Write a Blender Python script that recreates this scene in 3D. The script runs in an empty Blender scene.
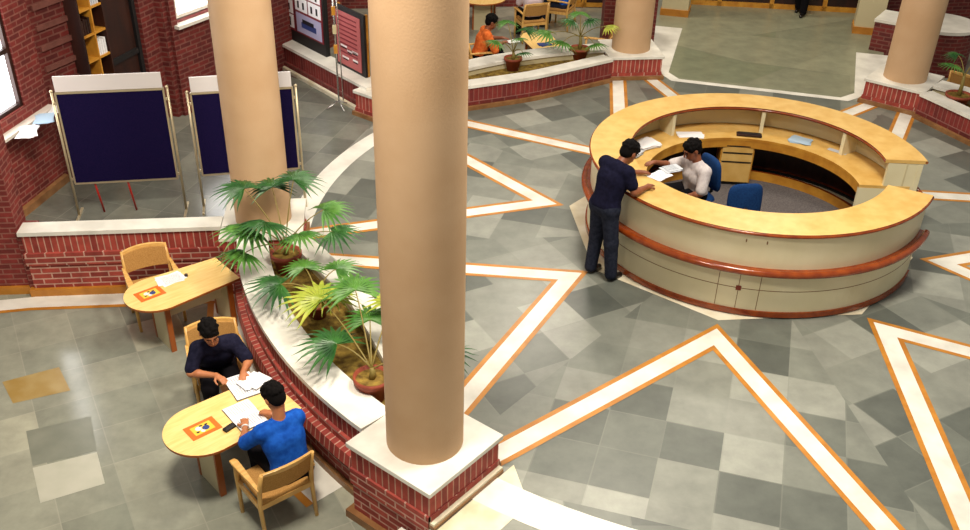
import bpy, bmesh, math, random
import numpy as np
from mathutils import Vector, Matrix
random.seed(7)
PI = math.pi
C = bpy.context.scene.collection
S = bpy.context.scene

# ------------------------------------------------------------------ camera
def basis(pitch, roll):
    p, r = math.radians(pitch), math.radians(roll)
    F = np.array([0, math.cos(p), -math.sin(p)]); R = np.array([1.0, 0, 0]); U = np.cross(R, F)
    return R*math.cos(r)+U*math.sin(r), -R*math.sin(r)+U*math.cos(r), F
R_, U_, F_ = basis(33.0154, 0.4629)
cd = bpy.data.cameras.new('camera'); cam = bpy.data.objects.new('camera', cd); C.objects.link(cam)
M = Matrix.Identity(4)
for i in range(3):
    M[i][0], M[i][1], M[i][2] = R_[i], U_[i], -F_[i]
M[2][3] = 6.2195
cam.matrix_world = M
cd.sensor_fit = 'HORIZONTAL'; cd.sensor_width = 36; cd.lens = 977.46*36/970
cd.shift_x = (485-456.55)/970; cd.shift_y = (299.09-265)/970
cd.clip_start = .1; cd.clip_end = 200
S.camera = cam

# ------------------------------------------------------------------ light
w = bpy.data.worlds.new('world'); S.world = w; w.use_nodes = True
w.node_tree.nodes['Background'].inputs[0].default_value = (1.0, .94, .85, 1)
w.node_tree.nodes['Background'].inputs[1].default_value = .31
def area(name, loc, target, size, power, color):
    l = bpy.data.lights.new(name, 'AREA'); l.shape = 'DISK'; l.size = size; l.energy = power; l.color = color
    o = bpy.data.objects.new(name, l); C.objects.link(o); o.location = loc
    o.rotation_euler = (Vector(target)-Vector(loc)).to_track_quat('-Z', 'Y').to_euler()
    return o
area('ceiling_lamp', (-1.5, 5.0, 8.2), (-2.2, 8.0, 0), 1.4, 700, (1, .9, .76))
area('ceiling_lamp', (2.6, 7.6, 8.6), (3.2, 9.6, 0), 1.8, 700, (1, .92, .8))
area('ceiling_lamp', (3.0, 13.8, 8.6), (3.6, 13.6, 0), 2.2, 210, (1, .9, .76))
area('ceiling_lamp', (-3.5, 14.0, 8.0), (-3.2, 13.0, 0), 1.8, 110, (1, .88, .72))
area('ceiling_lamp', (2.0, 20.5, 8.0), (1.8, 20.0, 0), 1.8, 260, (1, .9, .76))
area('ceiling_lamp', (6.6, 19.0, 8.0), (6.4, 18.5, 0), 1.6, 190, (1, .9, .74))
S.view_settings.view_transform = 'Standard'; S.view_settings.look = 'None'
S.view_settings.exposure = 0.0; S.view_settings.gamma = 1.0; S.view_settings.use_curve_mapping = False

# ------------------------------------------------------------------ materials
def lin(c):
    return tuple(((x/255)/12.92 if x/255 <= .04045 else ((x/255+.055)/1.055)**2.4) for x in c)+(1,)
MATS = {}
def mat(name, col, rough=.5, spec=.5, metal=0, noise=None, bump=None, emit=None, coord='Object'):
    m = bpy.data.materials.new(name); m.use_nodes = True; MATS[name] = m
    nt = m.node_tree; b = nt.nodes['Principled BSDF']
    b.inputs['Base Color'].default_value = lin(col); b.inputs['Roughness'].default_value = rough
    b.inputs['Metallic'].default_value = metal; b.inputs['Specular IOR Level'].default_value = spec
    tc = nt.nodes.new('ShaderNodeTexCoord')
    if noise:      # (scale, second colour, detail, (sx,sy,sz))
        mp = nt.nodes.new('ShaderNodeMapping'); nt.links.new(tc.outputs[coord], mp.inputs[0])
        if len(noise) > 3: mp.inputs['Scale'].default_value = noise[3]
        n = nt.nodes.new('ShaderNodeTexNoise'); n.inputs['Scale'].default_value = noise[0]; n.inputs['Detail'].default_value = noise[2]
        nt.links.new(mp.outputs[0], n.inputs['Vector'])
        rp = nt.nodes.new('ShaderNodeValToRGB'); rp.color_ramp.elements[0].position = .35; rp.color_ramp.elements[1].position = .68
        rp.color_ramp.elements[0].color = lin(col); rp.color_ramp.elements[1].color = lin(noise[1])
        nt.links.new(n.outputs[0], rp.inputs[0]); nt.links.new(rp.outputs[0], b.inputs['Base Color'])
    if bump:
        n2 = nt.nodes.new('ShaderNodeTexNoise'); n2.inputs['Scale'].default_value = bump[0]; n2.inputs['Detail'].default_value = 4
        nt.links.new(tc.outputs['Object'], n2.inputs['Vector'])
        bp = nt.nodes.new('ShaderNodeBump'); bp.inputs['Strength'].default_value = bump[1]; bp.inputs['Distance'].default_value = .01
        nt.links.new(n2.outputs[0], bp.inputs['Height']); nt.links.new(bp.outputs[0], b.inputs['Normal'])
    if emit:
        b.inputs['Emission Color'].default_value = lin(col); b.inputs['Emission Strength'].default_value = emit
    return m

def brick_mat(name, w_, h_, c1, c2, mortar, off=.5, msize=.012):
    m = bpy.data.materials.new(name); m.use_nodes = True; nt = m.node_tree; b = nt.nodes['Principled BSDF']
    uv = nt.nodes.new('ShaderNodeTexCoord'); br = nt.nodes.new('ShaderNodeTexBrick')
    br.offset = off; br.inputs['Scale'].default_value = 1; br.inputs['Brick Width'].default_value = w_; br.inputs['Row Height'].default_value = h_
    br.inputs['Mortar Size'].default_value = msize; br.inputs['Mortar Smooth'].default_value = .2; br.inputs['Bias'].default_value = -.1
    br.inputs['Color1'].default_value = lin(c1); br.inputs['Color2'].default_value = lin(c2); br.inputs['Mortar'].default_value = lin(mortar)
    nt.links.new(uv.outputs['UV'], br.inputs['Vector'])
    n = nt.nodes.new('ShaderNodeTexNoise'); n.inputs['Scale'].default_value = 9; n.inputs['Detail'].default_value = 5
    nt.links.new(uv.outputs['Object'], n.inputs['Vector'])
    mx = nt.nodes.new('ShaderNodeMix'); mx.data_type = 'RGBA'; mx.blend_type = 'MULTIPLY'; mx.inputs['Factor'].default_value = .55
    rp = nt.nodes.new('ShaderNodeValToRGB'); rp.color_ramp.elements[0].position = .3; rp.color_ramp.elements[1].position = .7
    rp.color_ramp.elements[0].color = (.42, .36, .36, 1); rp.color_ramp.elements[1].color = (1, 1, 1, 1)
    nt.links.new(n.outputs[0], rp.inputs[0]); nt.links.new(br.outputs['Color'], mx.inputs['A']); nt.links.new(rp.outputs[0], mx.inputs['B'])
    nt.links.new(mx.outputs['Result'], b.inputs['Base Color'])
    bp = nt.nodes.new('ShaderNodeBump'); bp.inputs['Strength'].default_value = .5; bp.inputs['Distance'].default_value = .01; bp.invert = True
    nt.links.new(br.outputs['Fac'], bp.inputs['Height']); nt.links.new(bp.outputs[0], b.inputs['Normal'])
    b.inputs['Roughness'].default_value = .75; MATS[name] = m; return m

def tile_mat(name, size, ramp, joint, rough=.3, jw=.012):
    """slate tiles: UV in metres, each tile its own shade, thin joints and cloudy stone grain"""
    m = bpy.data.materials.new(name); m.use_nodes = True; nt = m.node_tree; b = nt.nodes['Principled BSDF']; L = nt.links.new
    tc = nt.nodes.new('ShaderNodeTexCoord')
    sc = nt.nodes.new('ShaderNodeVectorMath'); sc.operation = 'SCALE'; sc.inputs['Scale'].default_value = 1/size; L(tc.outputs['UV'], sc.inputs[0])
    fl = nt.nodes.new('ShaderNodeVectorMath'); fl.operation = 'FLOOR'; L(sc.outputs[0], fl.inputs[0])
    wn = nt.nodes.new('ShaderNodeTexWhiteNoise'); wn.noise_dimensions = '2D'; L(fl.outputs[0], wn.inputs['Vector'])
    rp = nt.nodes.new('ShaderNodeValToRGB'); el = rp.color_ramp.elements
    for i, (p, c) in enumerate(ramp):
        e = el[i] if i < 2 else el.new(p)
        e.position = p; e.color = lin(c)
    L(wn.outputs['Value'], rp.inputs[0])
    ns = nt.nodes.new('ShaderNodeTexNoise'); ns.inputs['Scale'].default_value = 3.2; ns.inputs['Detail'].default_value = 7; ns.inputs['Roughness'].default_value = .65
    L(tc.outputs['Object'], ns.inputs['Vector'])
    r2 = nt.nodes.new('ShaderNodeValToRGB'); r2.color_ramp.elements[0].position = .3; r2.color_ramp.elements[1].position = .7
    r2.color_ramp.elements[0].color = (.78, .78, .78, 1); r2.color_ramp.elements[1].color = (1.12, 1.12, 1.1, 1); L(ns.outputs[0], r2.inputs[0])
    mx = nt.nodes.new('ShaderNodeMix'); mx.data_type = 'RGBA'; mx.blend_type = 'MULTIPLY'; mx.inputs['Factor'].default_value = 1
    L(rp.outputs[0], mx.inputs['A']); L(r2.outputs[0], mx.inputs['B'])
    fr = nt.nodes.new('ShaderNodeVectorMath'); fr.operation = 'FRACTION'; L(sc.outputs[0], fr.inputs[0])
    sp = nt.nodes.new('ShaderNodeSeparateXYZ'); L(fr.outputs[0], sp.inputs[0])
    mn = nt.nodes.new('ShaderNodeMath'); mn.operation = 'MINIMUM'; L(sp.outputs[0], mn.inputs[0]); L(sp.outputs[1], mn.inputs[1])
    lt = nt.nodes.new('ShaderNodeMath'); lt.operation = 'LESS_THAN'; lt.inputs[1].default_value = jw/size; L(mn.outputs[0], lt.inputs[0])
    mj = nt.nodes.new('ShaderNodeMix'); mj.data_type = 'RGBA'; mj.inputs['B'].default_value = lin(joint)
    ml = nt.nodes.new('ShaderNodeMath'); ml.operation = 'MULTIPLY'; ml.inputs[1].default_value = .35; L(lt.outputs[0], ml.inputs[0])
    L(ml.outputs[0], mj.inputs['Factor']); L(mx.outputs['Result'], mj.inputs['A']); L(mj.outputs['Result'], b.inputs['Base Color'])
    b.inputs['Roughness'].default_value = rough; b.inputs['Specular IOR Level'].default_value = .5
    MATS[name] = m; return m

slate_ramp = [(0, (88, 92, 86)), (1, (156, 158, 148)), (.3, (108, 112, 104)), (.6, (124, 127, 118)), (.85, (132, 134, 125))]
tile_mat('slate', .56, slate_ramp, (128, 130, 120))
tile_mat('slate_lower', .60, [(0, (120, 124, 112)), (1, (176, 175, 156)), (.1, (138, 141, 128)), (.5, (146, 148, 134)), (.93, (152, 153, 138))], (166, 165, 150), rough=.17)
tile_mat('slate_plain', .6, [(0, (104, 106, 98)), (1, (126, 127, 116)), (.4, (110, 112, 104)), (.7, (116, 118, 108)), (.9, (120, 121, 111))], (146, 146, 134), rough=.2)
tile_mat('slate_green', .45, [(0, (118, 122, 98)), (1, (142, 142, 118)), (.4, (126, 130, 106)), (.7, (134, 134, 112)), (.9, (138, 138, 114))], (120, 120, 100))
mat('tan_stone', (156, 128, 72), .3, noise=(4, (170, 148, 100), 6))
mat('slate_deep', (116, 120, 108), .28, noise=(4, (128, 131, 118), 6))
mat('slate_pale', (172, 172, 156), .28, noise=(4, (182, 181, 166), 6))
mat('marble', (236, 233, 222), .3, noise=(2.6, (206, 203, 192), 8), bump=(30, .03))
mat('marble_beige', (228, 221, 198), .35, noise=(3.5, (206, 192, 158), 8))
mat('orange_stone', (194, 130, 46), .35, noise=(5, (170, 108, 34), 6))
mat('brown_stone', (150, 108, 66), .4, noise=(6, (120, 80, 46), 6))
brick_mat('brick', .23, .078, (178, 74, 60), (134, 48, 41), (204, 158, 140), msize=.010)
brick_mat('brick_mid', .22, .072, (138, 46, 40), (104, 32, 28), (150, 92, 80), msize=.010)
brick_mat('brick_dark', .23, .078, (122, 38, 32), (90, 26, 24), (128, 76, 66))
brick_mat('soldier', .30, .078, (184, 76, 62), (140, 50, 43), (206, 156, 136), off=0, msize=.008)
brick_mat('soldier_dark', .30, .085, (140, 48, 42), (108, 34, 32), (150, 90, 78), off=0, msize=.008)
mat('plaster', (200, 166, 130), .7, .25, noise=(1.5, (190, 154, 116), 4), bump=(60, .12))
mat('soil', (92, 70, 36), .95, .1, noise=(14, (150, 124, 58), 6), bump=(40, .6))
mat('cream', (222, 213, 178), .38, noise=(2, (214, 204, 166), 3))
mat('groove', (120, 84, 46), .6)
mat('counter_wood', (222, 184, 110), .28, noise=(6, (208, 164, 86), 5, (1, 1, 1)))
mat('trim_wood', (150, 68, 20), .16, .6, noise=(8, (118, 44, 14), 4))
mat('edge_red', (110, 34, 12), .3)
mat('accent_red', (120, 36, 16), .35)
mat('carpet', (112, 106, 104), .95, .1, noise=(60, (90, 84, 84), 3))
mat('beech', (226, 180, 104), .35, noise=(7, (206, 154, 78), 4, (1, 6, 1)))
mat('table_wood', (242, 208, 136), .3, noise=(5, (232, 190, 112), 4, (1, 7, 1)))
mat('table_edge', (158, 84, 32), .3)
mat('tan_fabric', (188, 142, 82), .9, .1, noise=(90, (168, 122, 66), 2))
mat('panel_beige', (200, 188, 150), .5)
mat('navy', (14, 14, 52), .95, .05, noise=(120, (34, 22, 62), 2))
mat('white_board', (226, 222, 222), .45)
mat('aluminium', (196, 182, 150), .35, metal=.5)
mat('steel', (200, 200, 196), .25, metal=.9)
mat('red_paint', (170, 36, 26), .4)
mat('black', (14, 12, 14), .6)
mat('dark_wood', (52, 22, 12), .5, noise=(8, (30, 12, 8), 4, (1, 1, .2)))
mat('paper', (238, 238, 240), .6)
mat('paper_grey', (196, 200, 206), .6)
mat('paper_blue', (170, 196, 218), .6)
mat('print_grey', (130, 132, 136), .7)
mat('orange_print', (214, 104, 22), .45)
mat('print_yellow', (236, 190, 60), .5)
mat('print_blue', (40, 60, 120), .5)
mat('pink_board', (176, 92, 92), .6)
mat('maroon', (120, 28, 40), .6)
mat('lilac', (170, 168, 200), .6)
mat('terracotta', (150, 66, 36), .7, noise=(8, (120, 48, 28), 4))
mat('leaf', (56, 108, 36), .4, noise=(6, (92, 140, 54), 3))
mat('leaf_dark', (28, 72, 28), .4, noise=(6, (52, 104, 40), 3))
mat('leaf_yellow', (142, 158, 44), .42, noise=(6, (186, 190, 78), 3))
mat('stalk', (128, 112, 52), .6)
mat('blue_fabric', (18, 58, 108), .85, .2, noise=(70, (12, 44, 90), 2))
mat('skin', (142, 84, 54), .5, noise=(10, (128, 72, 46), 2))
mat('skin_light', (186, 120, 78), .5, noise=(10, (172, 106, 68), 2))
mat('hair', (12, 9, 9), .85, .12)
mat('eye', (20, 16, 14), .2)
mat('lips', (120, 62, 52), .5)
mat('shirt_navy', (24, 24, 46), .9, .1, noise=(25, (16, 16, 34), 3))
mat('shirt_black', (22, 22, 40), .9, .1, noise=(25, (34, 34, 54), 3))
mat('shirt_white', (214, 206, 204), .85, .1, noise=(22, (192, 182, 182), 4))
mat('shirt_blue', (30, 92, 190), .85, .1, noise=(18, (18, 70, 160), 3))
mat('shirt_orange', (226, 120, 58), .85, .1, noise=(18, (200, 92, 40), 3))
mat('shirt_pink', (206, 190, 196), .85, .1)
mat('jeans', (30, 34, 48), .9, .1, noise=(25, (44, 48, 62), 3))
mat('trousers_black', (18, 16, 20), .9, .1)
mat('shoe', (14, 12, 12), .35)
mat('daylight_pane', (255, 255, 255), .3, emit=6)
mat('frame_white', (226, 220, 210), .5)
mat('gold_wood', (206, 148, 52), .4, noise=(6, (180, 118, 36), 4))
mat('glass_dark', (30, 20, 16), .15)

# ------------------------------------------------------------------ mesh helpers
class MB:
    def __init__(s): s.v, s.f, s.m, s.uv, s.sm = [], [], [], [], []
    def add(s, vs, fs, m=0, uvs=None, smooth=False):
        o = len(s.v); s.v += [tuple(float(c) for c in x) for x in vs]
        for i, f in enumerate(fs):
            s.f.append([o+k for k in f]); s.m.append(m[i] if isinstance(m, list) else m); s.uv.append(uvs[i] if uvs else None); s.sm.append(smooth)
        return s
    def box(s, c, d, m=0, rz=0, R=None):
        hx, hy, hz = d[0]/2, d[1]/2, d[2]/2
        vs = [Vector((x*hx, y*hy, z*hz)) for z in (-1, 1) for y in (-1, 1) for x in (-1, 1)]
        Rm = R if R else Matrix.Rotation(rz, 3, 'Z')
        vs = [Rm @ v+Vector(c) for v in vs]
        return s.add(vs, [(0, 2, 3, 1), (4, 5, 7, 6), (0, 1, 5, 4), (2, 6, 7, 3), (1, 3, 7, 5), (0, 4, 6, 2)], m)
    def beam(s, a, b, w_, h_, m=0, up=(0, 0, 1)):
        a, b = Vector(a), Vector(b); z = (b-a).normalized(); u = Vector(up)
        x = u.cross(z)
        if x.length < 1e-4: x = Vector((1, 0, 0)).cross(z)
        x.normalize(); y = z.cross(x)
        R = Matrix((x, y, z)).transposed()
        return s.box((a+b)/2, (w_, h_, (b-a).length), m, R=R)
    def prism(s, pts, z0, z1, m=0, mtop=None, mside=None):
        n = len(pts); vs = [(x, y, z0) for x, y in pts]+[(x, y, z1) for x, y in pts]
        fs = [tuple(range(n-1, -1, -1)), tuple(range(n, 2*n))]+[(i, (i+1) % n, n+(i+1) % n, n+i) for i in range(n)]
        ms = [m, m if mtop is None else mtop]+[m if mside is None else mside]*n
        return s.add(vs, fs, ms)
    def tube(s, pts, r, m=0, n=8, cap=True):
        pts = [Vector(p) for p in pts]; rs = r if isinstance(r, (list, tuple)) else [r]*len(pts); vs, fs = [], []
        prev = None
        for i, p in enumerate(pts):
            t = (pts[min(i+1, len(pts)-1)]-pts[max(i-1, 0)]).normalized()
            if prev is None:
                x = t.orthogonal().normalized()
            else:
                x = (prev-t*prev.dot(t)).normalized()
            prev = x; y = t.cross(x)
            vs += [p+(x*math.cos(2*PI*k/n)+y*math.sin(2*PI*k/n))*rs[i] for k in range(n)]
        for i in range(len(pts)-1):
            fs += [(i*n+k, i*n+(k+1) % n, (i+1)*n+(k+1) % n, (i+1)*n+k) for k in range(n)]
        s.add(vs, fs, m, smooth=True)
        if cap:
            o = len(s.v)-len(vs)
            s.f += [[o+k for k in range(n-1, -1, -1)], [o+len(vs)-n+k for k in range(n)]]; s.m += [m, m]; s.uv += [None, None]; s.sm += [False, False]
        return s
    def lathe(s, prof, c=(0, 0, 0), n=32, m=0, smooth=True):
        vs, fs = [], []
        for r, z in prof:
            vs += [(c[0]+r*math.cos(2*PI*k/n), c[1]+r*math.sin(2*PI*k/n), c[2]+z) for k in range(n)]
        for i in range(len(prof)-1):
            fs += [(i*n+k, i*n+(k+1) % n, (i+1)*n+(k+1) % n, (i+1)*n+k) for k in range(n)]
        return s.add(vs, fs, m, smooth=smooth)
    def arc(s, c, r0, r1, z0, z1, a0, a1, n, m=0, mtop=None, mout=None, min_=None):
        """solid ring segment, degrees in world frame"""
        vs, fs, ms = [], [], []
        for i in range(n+1):
            a = math.radians(a0+(a1-a0)*i/n); co, si = math.cos(a), math.sin(a)
            for r, z in ((r0, z0), (r1, z0), (r1, z1), (r0, z1)): vs.append((c[0]+r*co, c[1]+r*si, z))
        for i in range(n):
            b = 4*i
            fs += [(b+1, b, b+4, b+5), (b+1, b+5, b+6, b+2), (b+2, b+6, b+7, b+3), (b, b+3, b+7, b+4)]
            ms += [m, m if mout is None else mout, m if mtop is None else mtop, m if min_ is None else min_]
        if abs(abs(a1-a0)-360) > .01:
            fs += [(0, 1, 2, 3), (4*n+3, 4*n+2, 4*n+1, 4*n)]; ms += [m, m]
        return s.add(vs, fs, ms)
    def loft(s, path, prof, mats, modes, closed=False, flip=False):
        """sweep a vertical profile [(off, z)] along a plan path; outward = right of travel. UVs in metres"""
        P = [Vector(p) for p in path]; n = len(P); ns = []
        for i in range(n):
            a = P[i]-P[i-1] if (closed or i > 0) else None
            b = P[(i+1) % n]-P[i] if (closed or i < n-1) else None
            na = Vector((a.y, -a.x)).normalized() if a is not None else None
            nb = Vector((b.y, -b.x)).normalized() if b is not None else None
            if na is None: ns.append(nb)
            elif nb is None: ns.append(na)
            else:
                h = (na+nb).normalized(); ns.append(h/max(.3, h.dot(na)))
        seg = [(P[(i+1) % n]-P[i]).length for i in range(n)]
        u = [0]
        for x in seg: u.append(u[-1]+x)
        cnt = n if closed else n-1
        vv = 0
        for j in range(len(prof)-1):
            (o0, z0), (o1, z1) = prof[j], prof[j+1]; dv = math.hypot(o1-o0, z1-z0)
            for i in range(cnt):
                k = (i+1) % n
                q = [P[i]+ns[i]*o0, P[k]+ns[k]*o0, P[k]+ns[k]*o1, P[i]+ns[i]*o1]
                vs = [(q[0].x, q[0].y, z0), (q[1].x, q[1].y, z0), (q[2].x, q[2].y, z1), (q[3].x, q[3].y, z1)]
                if modes[j] == 's': uv = [(.01, u[i]), (.01, u[i+1]), (.01+dv, u[i+1]), (.01+dv, u[i])]
                else:
                    va = z0+10 if abs(z1-z0) > 1e-6 else 10; vb = z1+10 if abs(z1-z0) > 1e-6 else 10+dv
                    uv = [(u[i], va), (u[i+1], va), (u[i+1], vb), (u[i], vb)]
                f = (0, 1, 2, 3)
                s.add(vs, [f], mats[j], [uv])
            vv += dv
        return s
    def build(s, name, mats, parent=None, bevel=0, loc=None):
        me = bpy.data.meshes.new(name); me.from_pydata(s.v, [], s.f)
        for x in (mats if isinstance(mats, (list, tuple)) else [mats]): me.materials.append(MATS[x] if isinstance(x, str) else x)
        me.polygons.foreach_set('material_index', s.m); me.polygons.foreach_set('use_smooth', s.sm)
        if any(u is not None for u in s.uv):
            ul = me.uv_layers.new(name='UVMap'); k = 0
            for p, u in zip(me.polygons, s.uv):
                for q, li in enumerate(p.loop_indices):
                    if u is not None: ul.data[li].uv = u[q]
        me.update()
        o = bpy.data.objects.new(name, me); C.objects.link(o)
        if parent is not None: o.parent = parent
        if loc: o.location = loc
        if bevel:
            b = o.modifiers.new('bevel', 'BEVEL'); b.width = bevel; b.segments = 2; b.limit_method = 'ANGLE'; b.angle_limit = .7
        return o

def thing(name, label, cat, loc=(0, 0, 0), rz=0, group=None):
    o = bpy.data.objects.new(name, None); C.objects.link(o); o.location = loc; o.rotation_euler = (0, 0, rz); o.empty_display_size = .1
    o['label'] = label; o['category'] = cat
    if group: o['group'] = group
    return o
def tag(o, label, cat, group=None, kind=None):
    o['label'] = label; o['category'] = cat
    if group: o['group'] = group
    if kind: o['kind'] = kind
    return o
def struct(o, label=None):
    o['kind'] = 'structure'
    if label: o['label'] = label; o['category'] = o.name.split('_')[0].split('.')[0]
    return o
def copy_thing(root, loc, rz, label):
    r = root.copy(); C.objects.link(r); r.location = loc; r.rotation_euler = (0, 0, rz); r['label'] = label
    for ch in root.children:
        c = ch.copy(); C.objects.link(c); c.parent = r
        for g in ch.children:
            d = g.copy(); C.objects.link(d); d.parent = c
    return r

# ------------------------------------------------------------------ plan of the hall
CX, CY = 3.6317, 11.2695          # centre of the star floor
PH = 4.9202
DX, DY = 3.7497, 11.2624          # centre of the round desk
ZL = -.48                         # sunken reading areas
def ring(r, a):
    t = math.radians(a+PH); return (CX+r*math.cos(t), CY+r*math.sin(t))
def rad(a): t = math.radians(a+PH); return Vector((math.cos(t), math.sin(t)))

# ---- floors
def wedge(mb, mid, r0, r1, z, m, ox=0., oy=0.):
    n = rad(mid); t = Vector((-n.y, n.x)); c22 = math.cos(math.radians(22.5))
    pts = [ring(r1, mid-22.5), ring(r1, mid+22.5)]
    pts += [ring(r0, mid+22.5), ring(r0, mid-22.5)] if r0 > 0 else [ring(0, 0)]
    uv = []
    for p in pts:
        d = Vector(p)-Vector((CX, CY)); uv.append((d.dot(t)+50+ox, d.dot(n)+50+oy))
    mb.add([(x, y, z) for x, y in pts], [tuple(range(len(pts)))], m, [uv])
def quad(mb, pts, z, m): mb.add([(p[0], p[1], z) for p in pts], [tuple(range(len(pts)))], m)

CORR = [ring(6.0, 45), (8.0, 17.9), (8.85, 20.2), (9.6, 23.0), (4.1, 23.0), (3.88, 19.5), (3.6, 18.0), ring(6.0, 90)]
def arcfill(mb, r0, r1, a0, a1, z, m, n=10):
    for i in range(n):
        p, q = a0+(a1-a0)*i/n, a0+(a1-a0)*(i+1)/n; pts = [ring(r0, p), ring(r1, p), ring(r1, q), ring(r0, q)]
        mb.add([(x, y, z-.0005) for x, y in pts], [(0, 1, 2, 3)], m, [[(x+50, y+50) for x, y in pts]])
hall = MB()
for k in range(8):
    mid = 22.5+45*k
    planter_sector = k in (0, 2, 4, 6)
    ofs = {5: (.165, .165), 4: (.1, .3)}.get(k, (.1*k, .07*k))
    if planter_sector: wedge(hall, mid, 0, 5.95, 0, 0, *ofs)
    elif k == 5: wedge(hall, mid, 0, 6.0, 0, 0, *ofs); arcfill(hall, 5.5, 6.58, 229.2, 264, 0, 0)
    elif k == 1: wedge(hall, mid, 0, 6.0, 0, 0, *ofs); quad(hall, CORR, 0, 4)
    elif k == 3: wedge(hall, mid, 0, 6.3, 0, 0, *ofs); wedge(hall, mid, 6.3, 13, 0, 5, *ofs)
    else: wedge(hall, mid, 0, 13, 0, 0, *ofs)
# zigzag star bands, orange-white-orange, from each apex to the pedestals on both sides
def offset_line(a, b, d):
    a, b = Vector(a), Vector(b); t = (b-a).normalized(); n = Vector((-t.y, t.x)); return a+n*d, b+n*d
def isect(a, b, c, d):
    a, b, c, d = Vector(a), Vector(b), Vector(c), Vector(d); r, q = b-a, d-c
    den = r.x*q.y-r.y*q.x; t = ((c-a).x*q.y-(c-a).y*q.x)/den; return a+r*t
for k in range(8):
    mid = 22.5+45*k; tip = ring(2.275, mid); Lh = ring(5.35, mid+20.4); Rh = ring(5.35, mid-20.4)
    offs = [0, .055, .245, .30]
    # inner side is to the outside of the tip: move lines away from centre along bisector
    ln = [offset_line(tip, Lh, d) for d in (0, -.055, -.245, -.30)]
    rn = [offset_line(tip, Rh, d) for d in (0, .055, .245, .30)]
    ap = [isect(*ln[i], *rn[i]) for i in range(4)]
    for i, m in ((0, 2), (1, 1), (2, 2)):
        for ls in (ln, rn):
            q = [ap[i], ls[i][1], ls[i+1][1], ap[i+1]]
            d = (q[1]-q[0]).normalized()*.35; q[1] = q[1]+d; q[2] = q[2]+d
            if ls is ln: q = q[::-1]
            quad(hall, q if ls is rn else q, .003, m)
# beige octagon under the desk
quad(hall, [ring(2.2, 22.5+45*k) for k in range(8)], .003, 3)
# marble arcs across the gates, marble strips beside pedestals
def arcband(mb, r0, r1, a0, a1, z, m, n=14):
    for i in range(n):
        p, q = a0+(a1-a0)*i/n, a0+(a1-a0)*(i+1)/n
        quad(mb, [ring(r0, p), ring(r1, p), ring(r1, q), ring(r0, q)], z, m)
arcband(hall, 5.56, 5.86, 140, 175.4, .003, 1)
arcband(hall, 5.70, 6.06, 230, 265, .003, 1)
for a, s in ((225, 1), (270, -1), (180, -1), (135, 1), (90, -1), (45, 1)):
    n = rad(a); t = Vector((-n.y, n.x))*s; c = Vector(ring(6.06, a))
    wd = (.54, .95)
    q = [c+t*wd[0]-n*.62, c+t*wd[1]-n*.30, c+t*wd[1]+n*.9, c+t*wd[0]+n*.9]
    if a in (225, 270): quad(hall, q[::-1] if s < 0 else q, .0028, 3)
# corridor border
n, t = rad(67.5), Vector((-rad(67.5).y, rad(67.5).x))
hall_z = .003
def cor(x, y): c = Vector((CX, CY))+n*y-t*x; return (c.x, c.y)   # x to the right when walking in, y outward
for q in ([cor(-1.5, 5.30), cor(1.5, 5.30), cor(1.42, 5.44), cor(-1.42, 5.44)],
          [cor(-1.75, 5.62), cor(-1.5, 5.30), cor(-1.38, 5.44), cor(-1.6, 5.72)], [cor(1.5, 5.30), cor(1.75, 5.62), cor(1.6, 5.72), cor(1.38, 5.44)],
          [cor(-2.05, 5.5), cor(-1.6, 5.6), cor(-1.68, 8.4), cor(-2.3, 8.4)], [cor(1.6, 5.6), cor(2.05, 5.5), cor(2.3, 8.0), cor(1.68, 8.0)]):
    hall_z += .0008; quad(hall, q, hall_z, 1)
quad(hall, [cor(-1.45, 5.44), cor(1.45, 5.44), cor(1.62, 5.7), cor(1.68, 8.4), cor(-1.68, 8.4), cor(-1.62, 5.7)], .002, 4)
o = hall.build('floor', ['slate', 'marble', 'orange_stone', 'marble_beige', 'slate_green', 'slate_plain'])
struct(o)

low = MB()
low.add([(-14, 3, ZL-.003), (18, 3, ZL-.003), (18, 26, ZL-.003), (-14, 26, ZL-.003)], [(0, 1, 2, 3)], 0, [[(0, 0), (32, 0), (32, 23), (0, 23)]])
for k, mid in enumerate((202.5, 112.5, 22.5, 247.5, 292.5)):
    wedge(low, mid, 5.85 if mid != 247.5 else 6.9, 17, ZL, 0, .08+.2*k, .12+.3*k)
# marble and orange strip round the foot of the left planter and along the low wall
for (r0, r1, m, z) in ((6.38, 6.74, 1, .003), (6.74, 6.82, 2, .003)): arcband(low, r0, r1, 202.5-18.0, 202.5+15, ZL+z, m, 24)
n1, t1 = rad(180), Vector((-rad(180).y, rad(180).x))
def pp(r, s): c = Vector((CX, CY))+n1*r+t1*s; return (c.x, c.y)
for s0, s1, m in ((.22, .47, 1), (.47, .53, 2)): quad(low, [pp(6.4, s0), pp(8.95, s0), pp(8.95, s1), pp(6.4, s1)], ZL+.004, m)
quad(low, [pp(8.95, .22), pp(10.5, .40), pp(10.5, .65), pp(8.95, .47)], ZL+.004, 1)
quad(low, [pp(8.95, .47), pp(10.5, .65), pp(10.5, .71), pp(8.95, .53)], ZL+.004, 2)
quad(low, [(-5.02, 8.55), (-4.49, 8.83), (-4.22, 8.41), (-4.76, 8.18)], ZL+.002, 3)
for m, t4 in ((4, [(-4.45, 7.73), (-3.86, 7.98), (-3.63, 7.45), (-4.19, 7.21)]), (5, [(-4.18, 7.18), (-3.62, 7.42), (-3.40, 6.97), (-3.93, 6.70)])): quad(low, t4, ZL+.002, m)
o = low.build('floor', ['slate_lower', 'marble', 'orange_stone', 'tan_stone', 'slate_deep', 'slate_pale']); struct(o)
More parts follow.
